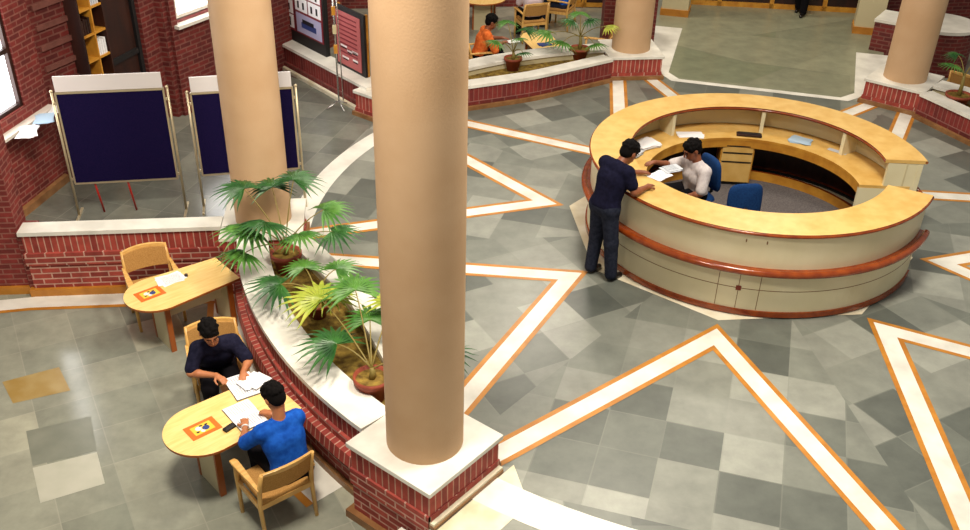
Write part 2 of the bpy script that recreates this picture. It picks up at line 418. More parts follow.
# brick risers where the hall floor drops to the sunken areas
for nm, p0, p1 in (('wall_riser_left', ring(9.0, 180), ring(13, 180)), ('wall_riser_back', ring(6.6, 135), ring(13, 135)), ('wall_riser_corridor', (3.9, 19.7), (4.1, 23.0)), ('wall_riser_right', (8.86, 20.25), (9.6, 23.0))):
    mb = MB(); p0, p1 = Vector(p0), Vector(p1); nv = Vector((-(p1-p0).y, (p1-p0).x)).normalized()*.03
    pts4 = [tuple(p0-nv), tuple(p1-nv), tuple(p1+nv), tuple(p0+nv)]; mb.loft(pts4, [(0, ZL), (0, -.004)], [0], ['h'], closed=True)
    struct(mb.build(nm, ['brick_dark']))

# steps down in the front gate, beside the big column
st = MB()
for i in range(2):
    r0 = 6.58+.3*i
    st.arc((CX, CY), r0, r0+.30, ZL, -.16*(i+1), 226.5+PH, 264+PH, 10, 0)
o = st.build('floor', ['marble']); struct(o)

# ------------------------------------------------------------------ columns with brick pedestals
def column(a, label, hp=.47):
    c = ring(6.0627, a); n = rad(a); t = Vector((-n.y, n.x))
    root = thing('column', label, 'column', (c[0], c[1], 0), math.atan2(n.y, n.x), 'columns round the desk')
    sq = lambda h: [(-h, -h), (h, -h), (h, h), (-h, h)]
    mb = MB(); pa = sq(hp)
    if a == 225:
        P4 = [(-hp, -hp), (hp, -hp), (hp, hp)]
        mb.loft(P4, [(0, .372), (0, .13), (.015, .12), (.015, -.06), (0, -.07), (0, -.39), (.06, -.39), (.06, ZL)][::-1], [3, 3, 1, 1, 1, 1, 0], ['h', 'h', 'h', 'h', 'h', 'h', 's'])
        mb.loft([(hp, hp), (-hp, hp), (-hp, -hp)], [(0, .372), (0, .13), (.012, .13), (.012, .065), (0, .065), (0, ZL)][::-1], [1, 1, 1, 1, 0], ['h', 'h', 'h', 'h', 's'])
        mb.box((0, hp+.032, .018), (2*hp+.02, .06, .036), 3); mb.box((0, hp+.027, .05), (2*hp+.01, .05, .03), 2); mb.box((-hp-.027, 0, .033), (.05, 2*hp, .066), 3)
    else:
        mb.loft(pa, [(0, .372), (0, .13), (.012, .13), (.012, .065), (.05, .065), (.05, .0)][::-1], [3, 3, 1, 1, 0], ['h', 'h', 'h', 'h', 's'], closed=True)
        mb.loft(pa, [(.05, 0), (0, -.02), (0, -.39), (.07, -.39), (.07, ZL)][::-1], [2, 2, 1, 1], ['h']*4, closed=True)
    mb.build('pedestal', ['soldier', 'brick', 'marble_beige', 'brown_stone'], root)
    mb = MB(); mb.prism(sq(hp+.03), .372, .4232, 0); mb.build('cap_slab', ['marble'], root, bevel=.006)
    mb = MB(); N = 48
    prof = [(.343, .4232), (.343, .6)]+[(.343, .6+.8*i) for i in range(1, 10)]
    mb.lathe(prof, n=N); mb.build('shaft', ['plaster'], root)
    return root
column(225, 'big pinkish tan column nearest the camera, on its brick pedestal')
column(180, 'tan column standing between the two blue display boards and the palms')
column(135, 'column mostly hidden by the big near column, its brick pedestal corner showing left of it')
column(90, 'brown column behind the round desk, left of the corridor')
column(45, 'leaning brown column at upper right, right of the corridor')

# ------------------------------------------------------------------ planters
def planter(mid, label, dark=False):
    root = thing('planter', label, 'planter', (*ring(6.0, mid), 0), 0, 'curved planters between columns')
    ox, oy = ring(6.0, mid)
    L = lambda p: (p[0]-ox, p[1]-oy)
    N = 24; A = 17.75
    out = [L(ring(6.33, mid+A-2*A*i/N)) for i in range(N+1)][::-1]
    inn = [L(ring(5.13+.40*(abs(-A+2*A*i/N)/A)**1.7, mid-A+2*A*i/N)) for i in range(N+1)][::-1]
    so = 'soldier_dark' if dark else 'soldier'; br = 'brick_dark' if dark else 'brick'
    mb = MB()   # outer wall: outside looks on the sunken area: soldier course, brick ledge, lower wall, plinth
    mb.loft(out, [(.0, .372), (0, .16), (.03, .15), (.03, .07), (.10, .06), (.12, -.06), (.02, -.12), (.02, -.39), (.07, -.40), (.07, ZL)][::-1]+[(-.30, .372), (-.30, .25)], [2, 2, 1, 0, 0, 0, 1, 1, 0, 3, 3], ['h', 'h', 'h', 's', 's', 's', 'h', 'h', 's', 'h', 'h'])
    mb.build('outer_wall', [so, br, 'brown_stone', 'panel_beige'], root)
    mb = MB()
    mb.loft(inn, [(0, .372), (0, .14), (.012, .13), (.012, .07), (.06, .065), (.06, 0)][::-1]+[(-.22, .372), (-.22, .25)], [2, 2, 1, 1, 0, 3, 3], ['h', 'h', 'h', 'h', 's', 'h', 'h'])
    mb.build('inner_wall', [so, br, 'brown_stone', 'panel_beige'], root)
    def coping(path, w0, w1, nm):
        mb = MB(); P = [Vector(p) for p in path]; M_ = len(P); vs = []
        for i in range(M_):
            d = (P[min(i+1, M_-1)]-P[max(i-1, 0)]).normalized(); nn = Vector((d.y, -d.x))
            a, b = P[i]+nn*w1, P[i]-nn*w0
            vs += [(a.x, a.y, .372), (a.x, a.y, .4232), (b.x, b.y, .4232), (b.x, b.y, .372)]
        fs = []
        for i in range(M_-1):
            b = 4*i; fs += [(b, b+4, b+5, b+1), (b+1, b+5, b+6, b+2), (b+2, b+6, b+7, b+3), (b+3, b+7, b+4, b)]
        fs += [(0, 1, 2, 3), (4*M_-1, 4*M_-2, 4*M_-3, 4*M_-4)]
        mb.add(vs, fs, 0); mb.build(nm, ['marble'], root)
    coping(out, .34, .03, 'outer_coping'); coping(inn, .24, .03, 'inner_coping')
    mb = MB(); poly = out+inn; vs = [(x, y, .27) for x, y in out]+[(x, y, .27) for x, y in reversed(inn)]
    K = N+1
    vs2 = []
    for i in range(K): vs2 += [(*out[i], .27), (*inn[::-1][i], .27)]
    mb.add(vs2, [(2*i, 2*i+1, 2*i+3, 2*i+2) for i in range(K-1)], 0)
    mb.build('soil', ['soil'], root)
    return root
planter(202.5, 'curved brick planter with marble rim and fan palms beside the reading tables')
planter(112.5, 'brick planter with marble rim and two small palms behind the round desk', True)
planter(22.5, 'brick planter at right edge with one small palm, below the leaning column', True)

# ------------------------------------------------------------------ low walls and room walls
def wall_block(name, pts, z0, z1, m='brick', cap=None, capm='marble', extra=None):
    """closed brick prism with UVs; pts counter-clockwise"""
    mb = MB(); mb.loft(pts, [(0, z0), (0, z1)], [0], ['h'], closed=True)
    mb.add([(x, y, z1) for x, y in pts], [tuple(range(len(pts)))], 0)
    mats = [m]
    if cap:
        h = [Vector(p) for p in pts]; cc = sum(h, Vector((0, 0)))/len(h)
        q = [p+(p-cc).normalized()*.03 for p in h]; mb.prism([(p.x, p.y) for p in q], z1, z1+cap, 1); mats.append(capm)
    o = mb.build(name, mats); return struct(o)
# low wall from the left column outwards (in front of the blue boards)
pt = [pp(6.54, -.04), pp(6.54, .17), pp(8.97, .17), pp(8.97, -.04)]
mb = MB()
mb.loft(pt[::-1], [(0, .372), (0, .13), (.02, .12), (.02, -.05), (0, -.06), (0, -.38), (.05, -.38), (.05, ZL)][::-1], [2, 2, 1, 1, 1, 1, 0], ['h', 'h', 'h', 'h', 'h', 'h', 's'], closed=True)
q = [pp(6.57, -.07), pp(6.57, .20), pp(9.0, .20), pp(9.0, -.07)]
mb.prism(q, .372, .4232, 3)
struct(mb.build('wall_low', ['soldier', 'brick', 'orange_stone', 'marble']))
# low wall from the hidden column (passage side), with a marble top and stone foot
a, b = Vector((-3.48, 17.66)), Vector((-1.46, 15.09)); d = (b-a).normalized(); nn = Vector((d.y, -d.x))*-1
nn = Vector((-d.y, d.x))      # away from the passage
pt = [a, b, b+nn*.3, a+nn*.3]
mb = MB()
mb.loft([tuple(p) for p in pt], [(0, .42), (0, .16), (.03, .15), (.03, .07), (.08, .06), (.08, 0)][::-1], [2, 2, 1, 1, 0], ['h', 'h', 'h', 'h', 's'], closed=True)
mb.prism([tuple(p) for p in (a-nn*.03, b-nn*.03, b+nn*.33, a+nn*.33)], .42, .47, 3)
struct(mb.build('wall_passage', ['soldier_dark', 'brick_dark', 'marble_beige', 'marble']))
# raised brick blocks with marble tops where the corridor piers stand
def block_at(name, c, rz, sx, sy, z0, z1, m='brick_dark', cap=.05, capm='marble'):
    R = Matrix.Rotation(rz, 2); pts = [tuple(Vector(c)+R @ Vector(p)) for p in ((-sx/2, -sy/2), (sx/2, -sy/2), (sx/2, sy/2), (-sx/2, sy/2))]
    return wall_block(name, pts, z0, z1, m, cap, capm)
block_at('wall_corridor_left', (3.33, 19.15), -.09, 1.0, .9, ZL, 1.25)
block_at('wall_bench_right', (8.36, 18.72), -.62, .50, .7, ZL, .55)
# beige piers at the corridor end
def pier(name, c, rz, sx, sy):
    mb = MB(); mb.box((c[0], c[1], 1.75), (sx, sy, 3.5), 0, rz); mb.box((c[0], c[1], .07), (sx+.04, sy+.04, .14), 1, rz)
    return struct(mb.build(name, ['panel_beige', 'orange_stone']))
rzc = math.atan2(-t.y, -t.x)
pier('wall_pier_left', (4.62, 20.85), rzc, .55, .45); pier('wall_pier_right', (8.30, 19.72), rzc, .52, .45)
# corridor end: dark glazed doors with wooden rails
mb = MB()
cL, cR = Vector((4.6, 21.65)), Vector((8.95, 20.95)); dv = (cR-cL); ang = math.atan2(dv.y, dv.x); mc = (cL+cR)/2
mb.box((mc.x, mc.y, 1.5), (dv.length, .06, 3.0), 0, ang)
dr = mb.build('door_1', ['dark_wood']); struct(dr)
mb = MB()
off = Vector((dv.y, -dv.x)).normalized()*.05
for z, h in ((.05, .10), (.33, .06)): mb.box((mc.x+off.x, mc.y+off.y, z), (dv.length, .05, h), 0, ang)
for f in (-.5, -.25, 0, .25, .5): mb.box((mc.x+off.x+dv.x*f, mc.y+off.y+dv.y*f, 1.5), (.09, .05, 3.0), 0, ang)
mb.build('door_rail', ['gold_wood'], dr)
mb = MB(); mb.box((8.55, 20.45, 1.5), (.08, 1.3, 3.0), 0, ang-.1); struct(mb.build('door_2', ['dark_wood']))
mb = MB(); mb.box((4.9, 21.25, 1.5), (.06, .7, 3.0), 0, ang+.0); struct(mb.build('door_3', ['dark_wood']))

# left end: pillar, alcove wall with window, grooved wall, dark back wall, window wall
def vwall(mb, a, b, z0, z1, th, m=0):
    a, b = Vector(a), Vector(b); d = (b-a).normalized(); nn = Vector((-d.y, d.x))*th
    pts = [tuple(a), tuple(b), tuple(b+nn), tuple(a+nn)]
    mb.loft(pts, [(0, z0), (0, z1)], [m], ['h'], closed=True)
    mb.add([(p[0], p[1], z1) for p in pts], [(0, 1, 2, 3)], m)
    mb.add([(p[0], p[1], z0) for p in pts], [(3, 2, 1, 0)], m)
mb = MB(); vwall(mb, (-8.4, 10.18), (-5.36, 10.40), ZL, 4.2, .35)
vwall(mb, (-5.36, 10.36), (-5.17, 10.37), ZL, .40, .3)
mb.loft([(-8.4, 10.18), (-5.36, 10.40)], [(.05, ZL), (.05, ZL+.1), (0, ZL+.1)], [1, 1], ['h', 'h'])
struct(mb.build('wall_front', ['brick_mid', 'orange_stone']))
WA = Vector((-5.79, 11.55)); WT = Vector((.2026, .9793)); WN = Vector((-.9793, .2026))
def wl(s, o=0): q = WA+WT*s+WN*o; return (q.x, q.y)
mb = MB()
def slab(s0, s1, z0, z1, o0=0, o1=.3):   # s along the wall, viewed from room (room on the right of travel)
    pts = [wl(s0, o0), wl(s1, o0), wl(s1, o1), wl(s0, o1)]
    mb.loft(pts, [(0, z0), (0, z1)], [0], ['h'], closed=True)
    mb.add([(p[0], p[1], z1) for p in pts], [(0, 1, 2, 3)], 0); mb.add([(p[0], p[1], z0) for p in pts], [(3, 2, 1, 0)], 0)
slab(-1.3, 1.06, 0, 1.33); slab(.57, 1.06, 1.33, 4.2); slab(-1.3, -.75, 1.33, 4.2); slab(-.75, .57, 3.5, 4.2)
mb.loft([wl(-1.3), wl(1.06)], [(.05, 0), (.05, .1), (0, .12)], [1, 1], ['h', 'h'])
struct(mb.build('wall_left', ['brick_mid', 'brown_stone']))
def window(name, P0, T, N, s0, s1, z0, z1, zm, o=.06):
    """frame and one pane set in a wall; P0+T*s along the wall, N away from the room"""
    ang = math.atan2(T.y, T.x); sm = (s0+s1)/2
    f = MB()
    def bar(sa, sb, za, zb, th=.06):
        q = P0+T*((sa+sb)/2)+N*o; f.box((q.x, q.y, (za+zb)/2), (sb-sa, th, zb-za), 0, ang)
    bar(s0, s0+.06, z0, z1); bar(s1-.06, s1, z0, z1); bar(s0+.06, s1-.06, z0, z0+.05); bar(s0+.06, s1-.06, z1-.06, z1); bar(s0+.06, s1-.06, zm-.03, zm+.03)
    fo = struct(f.build(name, ['dark_wood' if name == 'window_1' else 'frame_white']))
    p = MB(); q = P0+T*sm+N*(o+.05); p.box((q.x, q.y, (z0+z1)/2), (s1-s0, .02, z1-z0), 0, ang); p.build('pane', ['daylight_pane'], fo)
    return fo
window('window_1', WA, WT, WN, -.75, .57, 1.33, 3.5, 2.08)
mb = MB(); q0, q1 = wl(-.9, -.13), wl(1.04, -.13); mb.prism([wl(-.9, -.13), wl(1.04, -.13), wl(1.04, .05), wl(-.9, .05)], 1.12, 1.16, 0)
struct(mb.build('trim_1', ['frame_white']))
# grooved brick wall, then dark back wall with door, brick pilaster, and the far window wall
K1, K2, K3 = (-5.575, 12.59), (-5.27, 13.27), (-4.62, 15.15)
mb = MB(); vwall(mb, K1, K2, 0, 4.2, .3)
struct(mb.build('wall_grooved', ['brick_dark']))
gd = (Vector(K2)-Vector(K1)).normalized(); gm = (Vector(K1)+Vector(K2))/2
mb = MB()
for z in (1.35, 1.62, 1.9, 2.17, 2.44, 2.71): mb.box((gm.x+gd.y*.01, gm.y-gd.x*.01, z), (.62, .05, .07), 0, math.atan2(gd.y, gd.x))
struct(mb.build('trim_2', ['brick_dark']))
mb = MB(); vwall(mb, Vector(K2)+Vector((-.5, .15)), Vector(K3)+Vector((-.5, .15)), 0, 4.2, .3)
struct(mb.build('wall_back', ['brick_dark']))
bd = (Vector(K3)-Vector(K2)).normalized(); bn = Vector((bd.y, -bd.x))
def bk(s, o=0): q = Vector(K2)+bd*s+bn*o; return (q.x, q.y)
ba = math.atan2(bd.y, bd.x)
mb = MB(); q = bk(1.02, -.12); mb.box((q[0], q[1], 1.6), (.86, .06, 3.2), 0, ba)
d4 = struct(mb.build('door_4', ['dark_wood']))
mb = MB()
for s0 in (.66, 1.38): q = bk(s0, -.07); mb.box((q[0], q[1], 1.6), (.07, .06, 3.2), 0, ba)
q = bk(1.02, -.07); mb.box((q[0], q[1], 1.25), (.62, .05, .08), 0, ba)
mb.build('door_frame', ['black'], d4)
mb = MB(); vwall(mb, bk(1.45), bk(2.0), 0, 4.2, .35); vwall(mb, bk(1.82, .14), bk(2.12, .14), 0, 4.2, .4)
struct(mb.build('wall_pilaster', ['brick_dark']))
V0, V1 = Vector((-4.45, 15.0)), Vector((-3.0, 17.5)); vt = (V1-V0).normalized(); vn = Vector((-vt.y, vt.x))
mb = MB(); L_ = (V1-V0).length
def vslab(s0, s1, z0, z1):
    a, b = V0+vt*s0, V0+vt*s1; vwall(mb, a, b, z0, z1, .3)
vslab(0, L_+1.5, 0, 1.42); vslab(0, .12, 1.42, 4.2); vslab(1.9, L_+1.5, 1.42, 4.2); vslab(.12, 1.9, 3.4, 4.2)
struct(mb.build('wall_far', ['brick_dark']))
window('window_2', V0, vt, vn, .12, 1.9, 1.55, 3.4, 2.4)
mb = MB(); a, b = V0+vt*.05, V0+vt*2.0; nn = vn*-.1; mb.prism([tuple(a+nn), tuple(b+nn), tuple(b+vn*.05), tuple(a+vn*.05)], 1.42, 1.47, 0)
struct(mb.build('trim_3', ['frame_white']))
# far walls behind the upper reading area and at the right
mb = MB(); vwall(mb, (4.6, 23.4), (-6.5, 22.6), ZL, 3.2, .3); 
struct(mb.build('wall_reading', ['brick_dark']))
mb = MB(); vwall(mb, (15.0, 22.4), (8.95, 21.6), ZL, 3.0, .3)
mb.loft([(15.0, 22.4), (8.95, 21.6)], [(.12, ZL), (.12, ZL+.12), (0, ZL+.12)], [1, 1], ['h', 'h'])
struct(mb.build('wall_right', ['brick_dark', 'marble']))
# ==OBJECTS==
# ------------------------------------------------------------------ round reception desk
def ringpt(r, a, z=0): t = math.radians(a); return (r*math.cos(t), r*math.sin(t), z)
desk = thing('reception_desk', 'big round reception desk with yellow wooden counter and cream panels', 'desk', (DX, DY, 0))
A0, A1 = -4.5, 328.0            # the gate lies between 328 and 355.5 degrees
O = (0, 0)
mb = MB(); mb.arc(O, 1.98, 2.04, .07, 1.05, A0, A1, 132, 0); mb.build('outer_panel', ['cream'], desk)
mb = MB(); mb.arc(O, 1.94, 2.03, 0, .03, A0, A1, 132, 1); mb.arc(O, 1.98, 2.062, .02, .085, A0, A1, 132, 0); mb.build('base_strip', ['trim_wood', 'black'], desk)
mb = MB(); mb.arc(O, 1.57, 2.075, 1.055, 1.10, A0, A1, 132, 0, 0, 1, 1); mb.build('counter_top', ['counter_wood', 'edge_red'], desk)
mb = MB()
for r, rr in ((2.072, .019), (1.573, .012)): mb.tube([ringpt(r, A0+(A1-A0)*i/110, 1.075) for i in range(111)], rr, 0, 8)
mb.build('counter_edging', ['trim_wood'], desk)
mb = MB(); mb.tube([ringpt(2.115, A0+(A1-A0)*i/120, .62) for i in range(121)], .042, 0, 12)
mb.arc(O, 2.03, 2.09, .595, .645, A0, A1, 120, 0)
mb.build('handrail', ['trim_wood'], desk)
mb = MB()
mb.arc(O, 2.038, 2.0415, .352, .360, A0, A1, 132, 0)
for base in (-106.5, -16.5+20, 73.5, 163.5):
    if base == 3.5: continue
    for da in (-6.4, 0, 6.4):
        a = base+da
        mb.arc(O, 2.038, 2.0415, .09, .58, a-.1, a+.1, 1, 0)
mb.build('panel_grooves', ['groove'], desk)
for base in (-106.5, 73.5, 163.5):
    mb = MB(); p = ringpt(2.045, base, .357); mb.box(p, (.012, .058, .058), 0, math.radians(base)); mb.build('accent_square', ['accent_red'], desk, bevel=.003)
for da in (-6.4, -.2):
    mb = MB(); p = ringpt(2.042, -100.4+da, .965); mb.box(p, (.008, .012, .035), 0, math.radians(-100.4+da)); mb.build('catch', ['groove'], desk)
# inner face, worktop, dividers, plinth
mb = MB(); mb.arc(O, 1.84, 1.86, .75, 1.055, A0, 212, 90, 0); mb.build('inner_panel', ['panel_beige'], desk)
mb = MB(); mb.arc(O, 1.33, 1.95, .70, .74, A0, 208, 90, 0, 0, 1, 2); mb.build('worktop', ['counter_wood', 'edge_red', 'gold_wood'], desk)
mb = MB(); mb.arc(O, 1.335, 1.35, .60, .70, A0, 208, 90, 0); mb.build('worktop_apron', ['gold_wood'], desk)
for a in (119, 72, 30, 158):
    mb = MB(); p = ringpt(1.72, a, .897); mb.box(p, (.28, .05, .312), 0, math.radians(a)); mb.build('divider_panel', ['cream'], desk)
mb = MB(); mb.arc(O, 1.60, 1.64, 0, .14, 2, 205, 80, 0, 1); mb.build('plinth', ['gold_wood', 'trim_wood'], desk)
mb = MB(); mb.arc(O, 1.90, 1.93, .1, .70, 2, 205, 80, 0); mb.build('back_board', ['dark_wood'], desk)
# end panels at the gate
for a, s in ((A0, 1), (A1, -1)):
    mb = MB(); da = s*.9
    p = ringpt(1.83, a+da, .54); mb.box(p, (.42, .05, 1.02), 0, math.radians(a+da))
    if s > 0: p = ringpt(1.475, a+da, .355); mb.box(p, (.29, .05, .69), 0, math.radians(a+da))
    mb.build('end_panel', ['cream'], desk)
# inside carpet
mb = MB(); mb.prism([(DX+1.86*math.cos(i*PI/48), DY+1.86*math.sin(i*PI/48)) for i in range(96)], .004, .010, 0)
struct(mb.build('trim_4', ['carpet']))
# drawer cabinet under the worktop
def drawer_cabinet(a, label):
    p = ringpt(1.52, a); root = thing('drawer_cabinet', label, 'cabinet', (DX+p[0], DY+p[1], .01), math.radians(a)+PI/2)
    mb = MB(); mb.box((0, 0, .33), (.46, .34, .56), 0); mb.box((0, .0, .025), (.42, .30, .05), 1); mb.build('body', ['gold_wood', 'black'], root, bevel=.004)
    for z, h in ((.555, .09), (.435, .12), (.21, .30)):
        mb = MB(); mb.box((0, .178, z), (.42, .02, h), 0); d = mb.build('drawer', ['counter_wood'], root, bevel=.003)
        mb = MB(); mb.box((0, .189, z+h/2+.006), (.40, .012, .014), 0); mb.build('handle', ['black'], d)
drawer_cabinet(83, 'yellow wood drawer cabinet under the inner worktop of the round desk')

# ------------------------------------------------------------------ office chairs
def office_chair(loc, rz, label):
    root = thing('office_chair', label, 'chair', loc, rz, 'blue office chairs inside the round desk')
    bm_ = MB()
    prof = []
    def pad(c, sx, sy, sz, tilt=0, curve=.0, m='blue_fabric', nm='seat', n=8):
        vs, fs = [], []; q = 14; rows = 6
        mb = MB()
        # rounded super-ellipsoid pad
        for j in range(rows+1):
            ph = -PI/2+PI*j/rows
            for k in range(q*2):
                th = PI*k/q
                cx = math.copysign(abs(math.cos(th))**.5, math.cos(th)); cy = math.copysign(abs(math.sin(th))**.5, math.sin(th))
                cp = max(math.cos(ph), 0)**.4; sp_ = math.copysign(abs(math.sin(ph))**.8, math.sin(ph))
                x, y, z = sx/2*cx*cp, sy/2*cy*cp, sz/2*sp_
                vs.append(Vector((x, y, z+curve*(2*x/sx)**2)))
        R = Matrix.Rotation(tilt, 3, 'X'); Q = q*2
        vs = [R @ v+Vector(c) for v in vs]
        for j in range(rows): fs += [(j*Q+k, j*Q+(k+1) % Q, (j+1)*Q+(k+1) % Q, (j+1)*Q+k) for k in range(Q)]
        mb.add(vs, fs, 0, smooth=True); return mb.build(nm, [m], root)
    pad((0, 0, .46), .48, .46, .09)
    pad((0, -.23, .76), .44, .46, .08, PI/2-.12, -.02, nm='backrest')
    mb = MB(); mb.tube([(0, -.20, .44), (0, -.27, .48), (0, -.285, .70)], .022, 0); mb.build('back_bracket', ['black'], root)
    mb = MB(); mb.tube([(0, 0, .10), (0, 0, .42)], .03, 0, 12); mb.build('gas_lift', ['black'], root)
    for k in range(5):
        a = 2*PI*k/5+.3
        mb = MB(); mb.beam((0, 0, .11), (.28*math.cos(a), .28*math.sin(a), .075), .04, .03, 0); l = mb.build('base_arm', ['black'], root)
        mb = MB(); mb.lathe([(.0, -.03), (.03, -.03), (.03, .03), (0, .03)], (.27*math.cos(a), .27*math.sin(a), .036), 12, 0); mb.build('castor', ['black'], l)
    return root
office_chair((3.05, 11.35, .01), math.atan2(-.35, -.93)-PI/2, 'blue office chair the clerk in the white shirt sits on')
office_chair((3.47, 10.84, .01), .10, 'empty blue office chair at the middle of the round desk')

# ------------------------------------------------------------------ wooden armchairs
def armchair(loc, f, label, group='light wooden armchairs', proto=[None]):
    rz = math.atan2(f[1], f[0])-PI/2
    if proto[0]: return copy_thing(proto[0], loc, rz, label)
    root = thing('armchair', label, 'chair', loc, rz, group); proto[0] = root
    W = .265
    for s in (-1, 1):
        mb = MB(); mb.tube([(s*W, .22, 0), (s*(W+.005), .215, .40), (s*(W+.012), .20, .615)], [.018, .022, .022], 0, 10); mb.build('front_leg', ['beech'], root)
        mb = MB(); mb.tube([(s*W, -.24, 0), (s*W, -.20, .40), (s*(W-.005), -.235, .64), (s*(W-.012), -.29, .83)], [.018, .022, .022, .018], 0, 10); mb.build('rear_leg', ['beech'], root)
        mb = MB()
        P = [(-.25, .625, .016), (-.1, .635, .022), (.08, .64, .032), (.20, .64, .036), (.255, .63, .028)]
        vs, fs = [], []
        for y, z, h in P:
            for x in (-h, h):
                for zz in (-.013, .013): vs.append((s*(W+.012)+x, y, z+zz))
        for i in range(len(P)-1):
            b = 4*i; fs += [(b, b+1, b+5, b+4), (b+1, b+3, b+7, b+5), (b+3, b+2, b+6, b+7), (b+2, b, b+4, b+6)]
        fs += [(0, 2, 3, 1), (4*len(P)-4, 4*len(P)-3, 4*len(P)-1, 4*len(P)-2)]
        mb.add(vs, fs, 0); mb.build('armrest', ['beech'], root, bevel=.006)
    mb = MB()
    mb.beam((-W, .21, .385), (W, .21, .385), .055, .025, 0, (0, 1, 0)); mb.beam((-W, -.205, .385), (W, -.205, .385), .055, .025, 0, (0, 1, 0))
    for s in (-1, 1): mb.beam((s*W, -.2, .385), (s*W, .21, .385), .025, .055, 0)
    mb.build('seat_frame', ['beech'], root)
    mb = MB(); mb.box((0, .015, .435), (.49, .46, .06), 0); mb.build('seat', ['tan_fabric'], root, bevel=.02)
    def curved(z0, z1, y0, y1, th, dep, m, nm, bev):
        vs, fs = [], []; N = 12
        for i in range(N+1):
            u = -1+2*i/N; x = u*(W-.018); b = dep*(1-u*u); cz = .02*(1-u*u)
            for (z, y) in ((z0, y0), (z1+cz, y1)):
                for t_ in (0, th): vs.append((x, y-b+t_, z))
        for i in range(N):
            b = 4*i; fs += [(b, b+1, b+5, b+4), (b+1, b+3, b+7, b+5), (b+3, b+2, b+6, b+7), (b+2, b, b+4, b+6)]
        fs += [(0, 2, 3, 1), (4*N, 4*N+1, 4*N+3, 4*N+2)]
        mb = MB(); mb.add(vs, fs, 0); return mb.build(nm, [m], root, bevel=bev)
    curved(.575, .80, -.235, -.285, .035, .045, 'tan_fabric', 'backrest', .008)
    curved(.80, .835, -.29, -.30, .03, .045, 'beech', 'top_rail', .006)
    return root
fC = (-.62, .785); fA = (.46, -.888); fB = (.36, -.933)
armchair((-3.62, 9.86, ZL), fA, 'empty light wooden armchair between the low brick wall and the upper reading table')
armchair((-2.51, 8.27, ZL), fB, 'light wooden armchair under the man in the dark polo shirt')
armchair((-1.65, 6.60, ZL), fC, 'light wooden armchair under the man in the blue shirt, nearest the camera')
armchair((.42, 18.0, ZL), (.97, .15), 'wooden armchair under the man in the orange shirt behind the planter')
armchair((1.52, 20.50, ZL), (-.31, .95), 'wooden armchair at top centre seen from the back, with a person in pale shirt')
armchair((2.25, 21.35, ZL), (-.9, .4), 'wooden armchair at top centre, right of the one under the pale shirt')
armchair((2.62, 18.35, ZL), (-.95, .2), 'wooden armchair half hidden behind the marble rim beside the brown column')
armchair((8.95, 16.45, ZL), (.75, .66), 'wooden armchair behind the marble rim at the right edge, by the small palm')

# ------------------------------------------------------------------ reading tables
def reading_table(wall_end, ang, L, w0, w1, label, cat='table'):
    """origin at the wall end on the floor; +x towards the round end"""
    root = thing('reading_table', label, cat, (wall_end[0], wall_end[1], ZL), math.radians(ang), 'round-ended reading tables')
    r = w1/2; pts = [(0, -w0/2)]
    xe = L-r; pts += [(xe+r*math.cos(t), r*math.sin(t)) for t in [(-PI/2+PI*i/20) for i in range(21)]]; pts += [(0, w0/2)]
    mb = MB(); mb.prism(pts, .672, .70, 1, 0, 1); mb.build('tabletop', ['table_wood', 'table_edge'], root, bevel=.003)
    for x, wd in ((xe+.0, .36), (.10, .36)):
        mb = MB(); mb.box((x, 0, .336), (.045, wd, .672), 0); l = mb.build('panel_leg', ['panel_beige'], root)
        mb = MB()
        for s in (-1, 1): mb.box((x, s*(wd/2+.017), .336), (.06, .034, .672), 0)
        mb.build('leg_edging', ['table_edge'], l)
    mb = MB(); mb.box((xe/2+.05, 0, .50), (xe-.12, .025, .30), 0); mb.build('modesty_panel', ['panel_beige'], root)
    return root
T1 = reading_table((-1.70, 7.55), 221.1, 1.24, .68, .75, 'reading table where the two men sit, round end toward lower left')
T2 = reading_table((-2.71, 9.88), 219.9, 1.26, .60, .74, 'reading table without readers by the low brick wall at left')
T3 = reading_table((1.78, 17.45), 105.0, 1.42, .56, .62, 'reading table behind the planter, in front of the man in orange')
T4 = reading_table((.62, 21.9), 262.0, 1.3, .8, 1.0, 'reading table at the top edge beyond the man in orange')

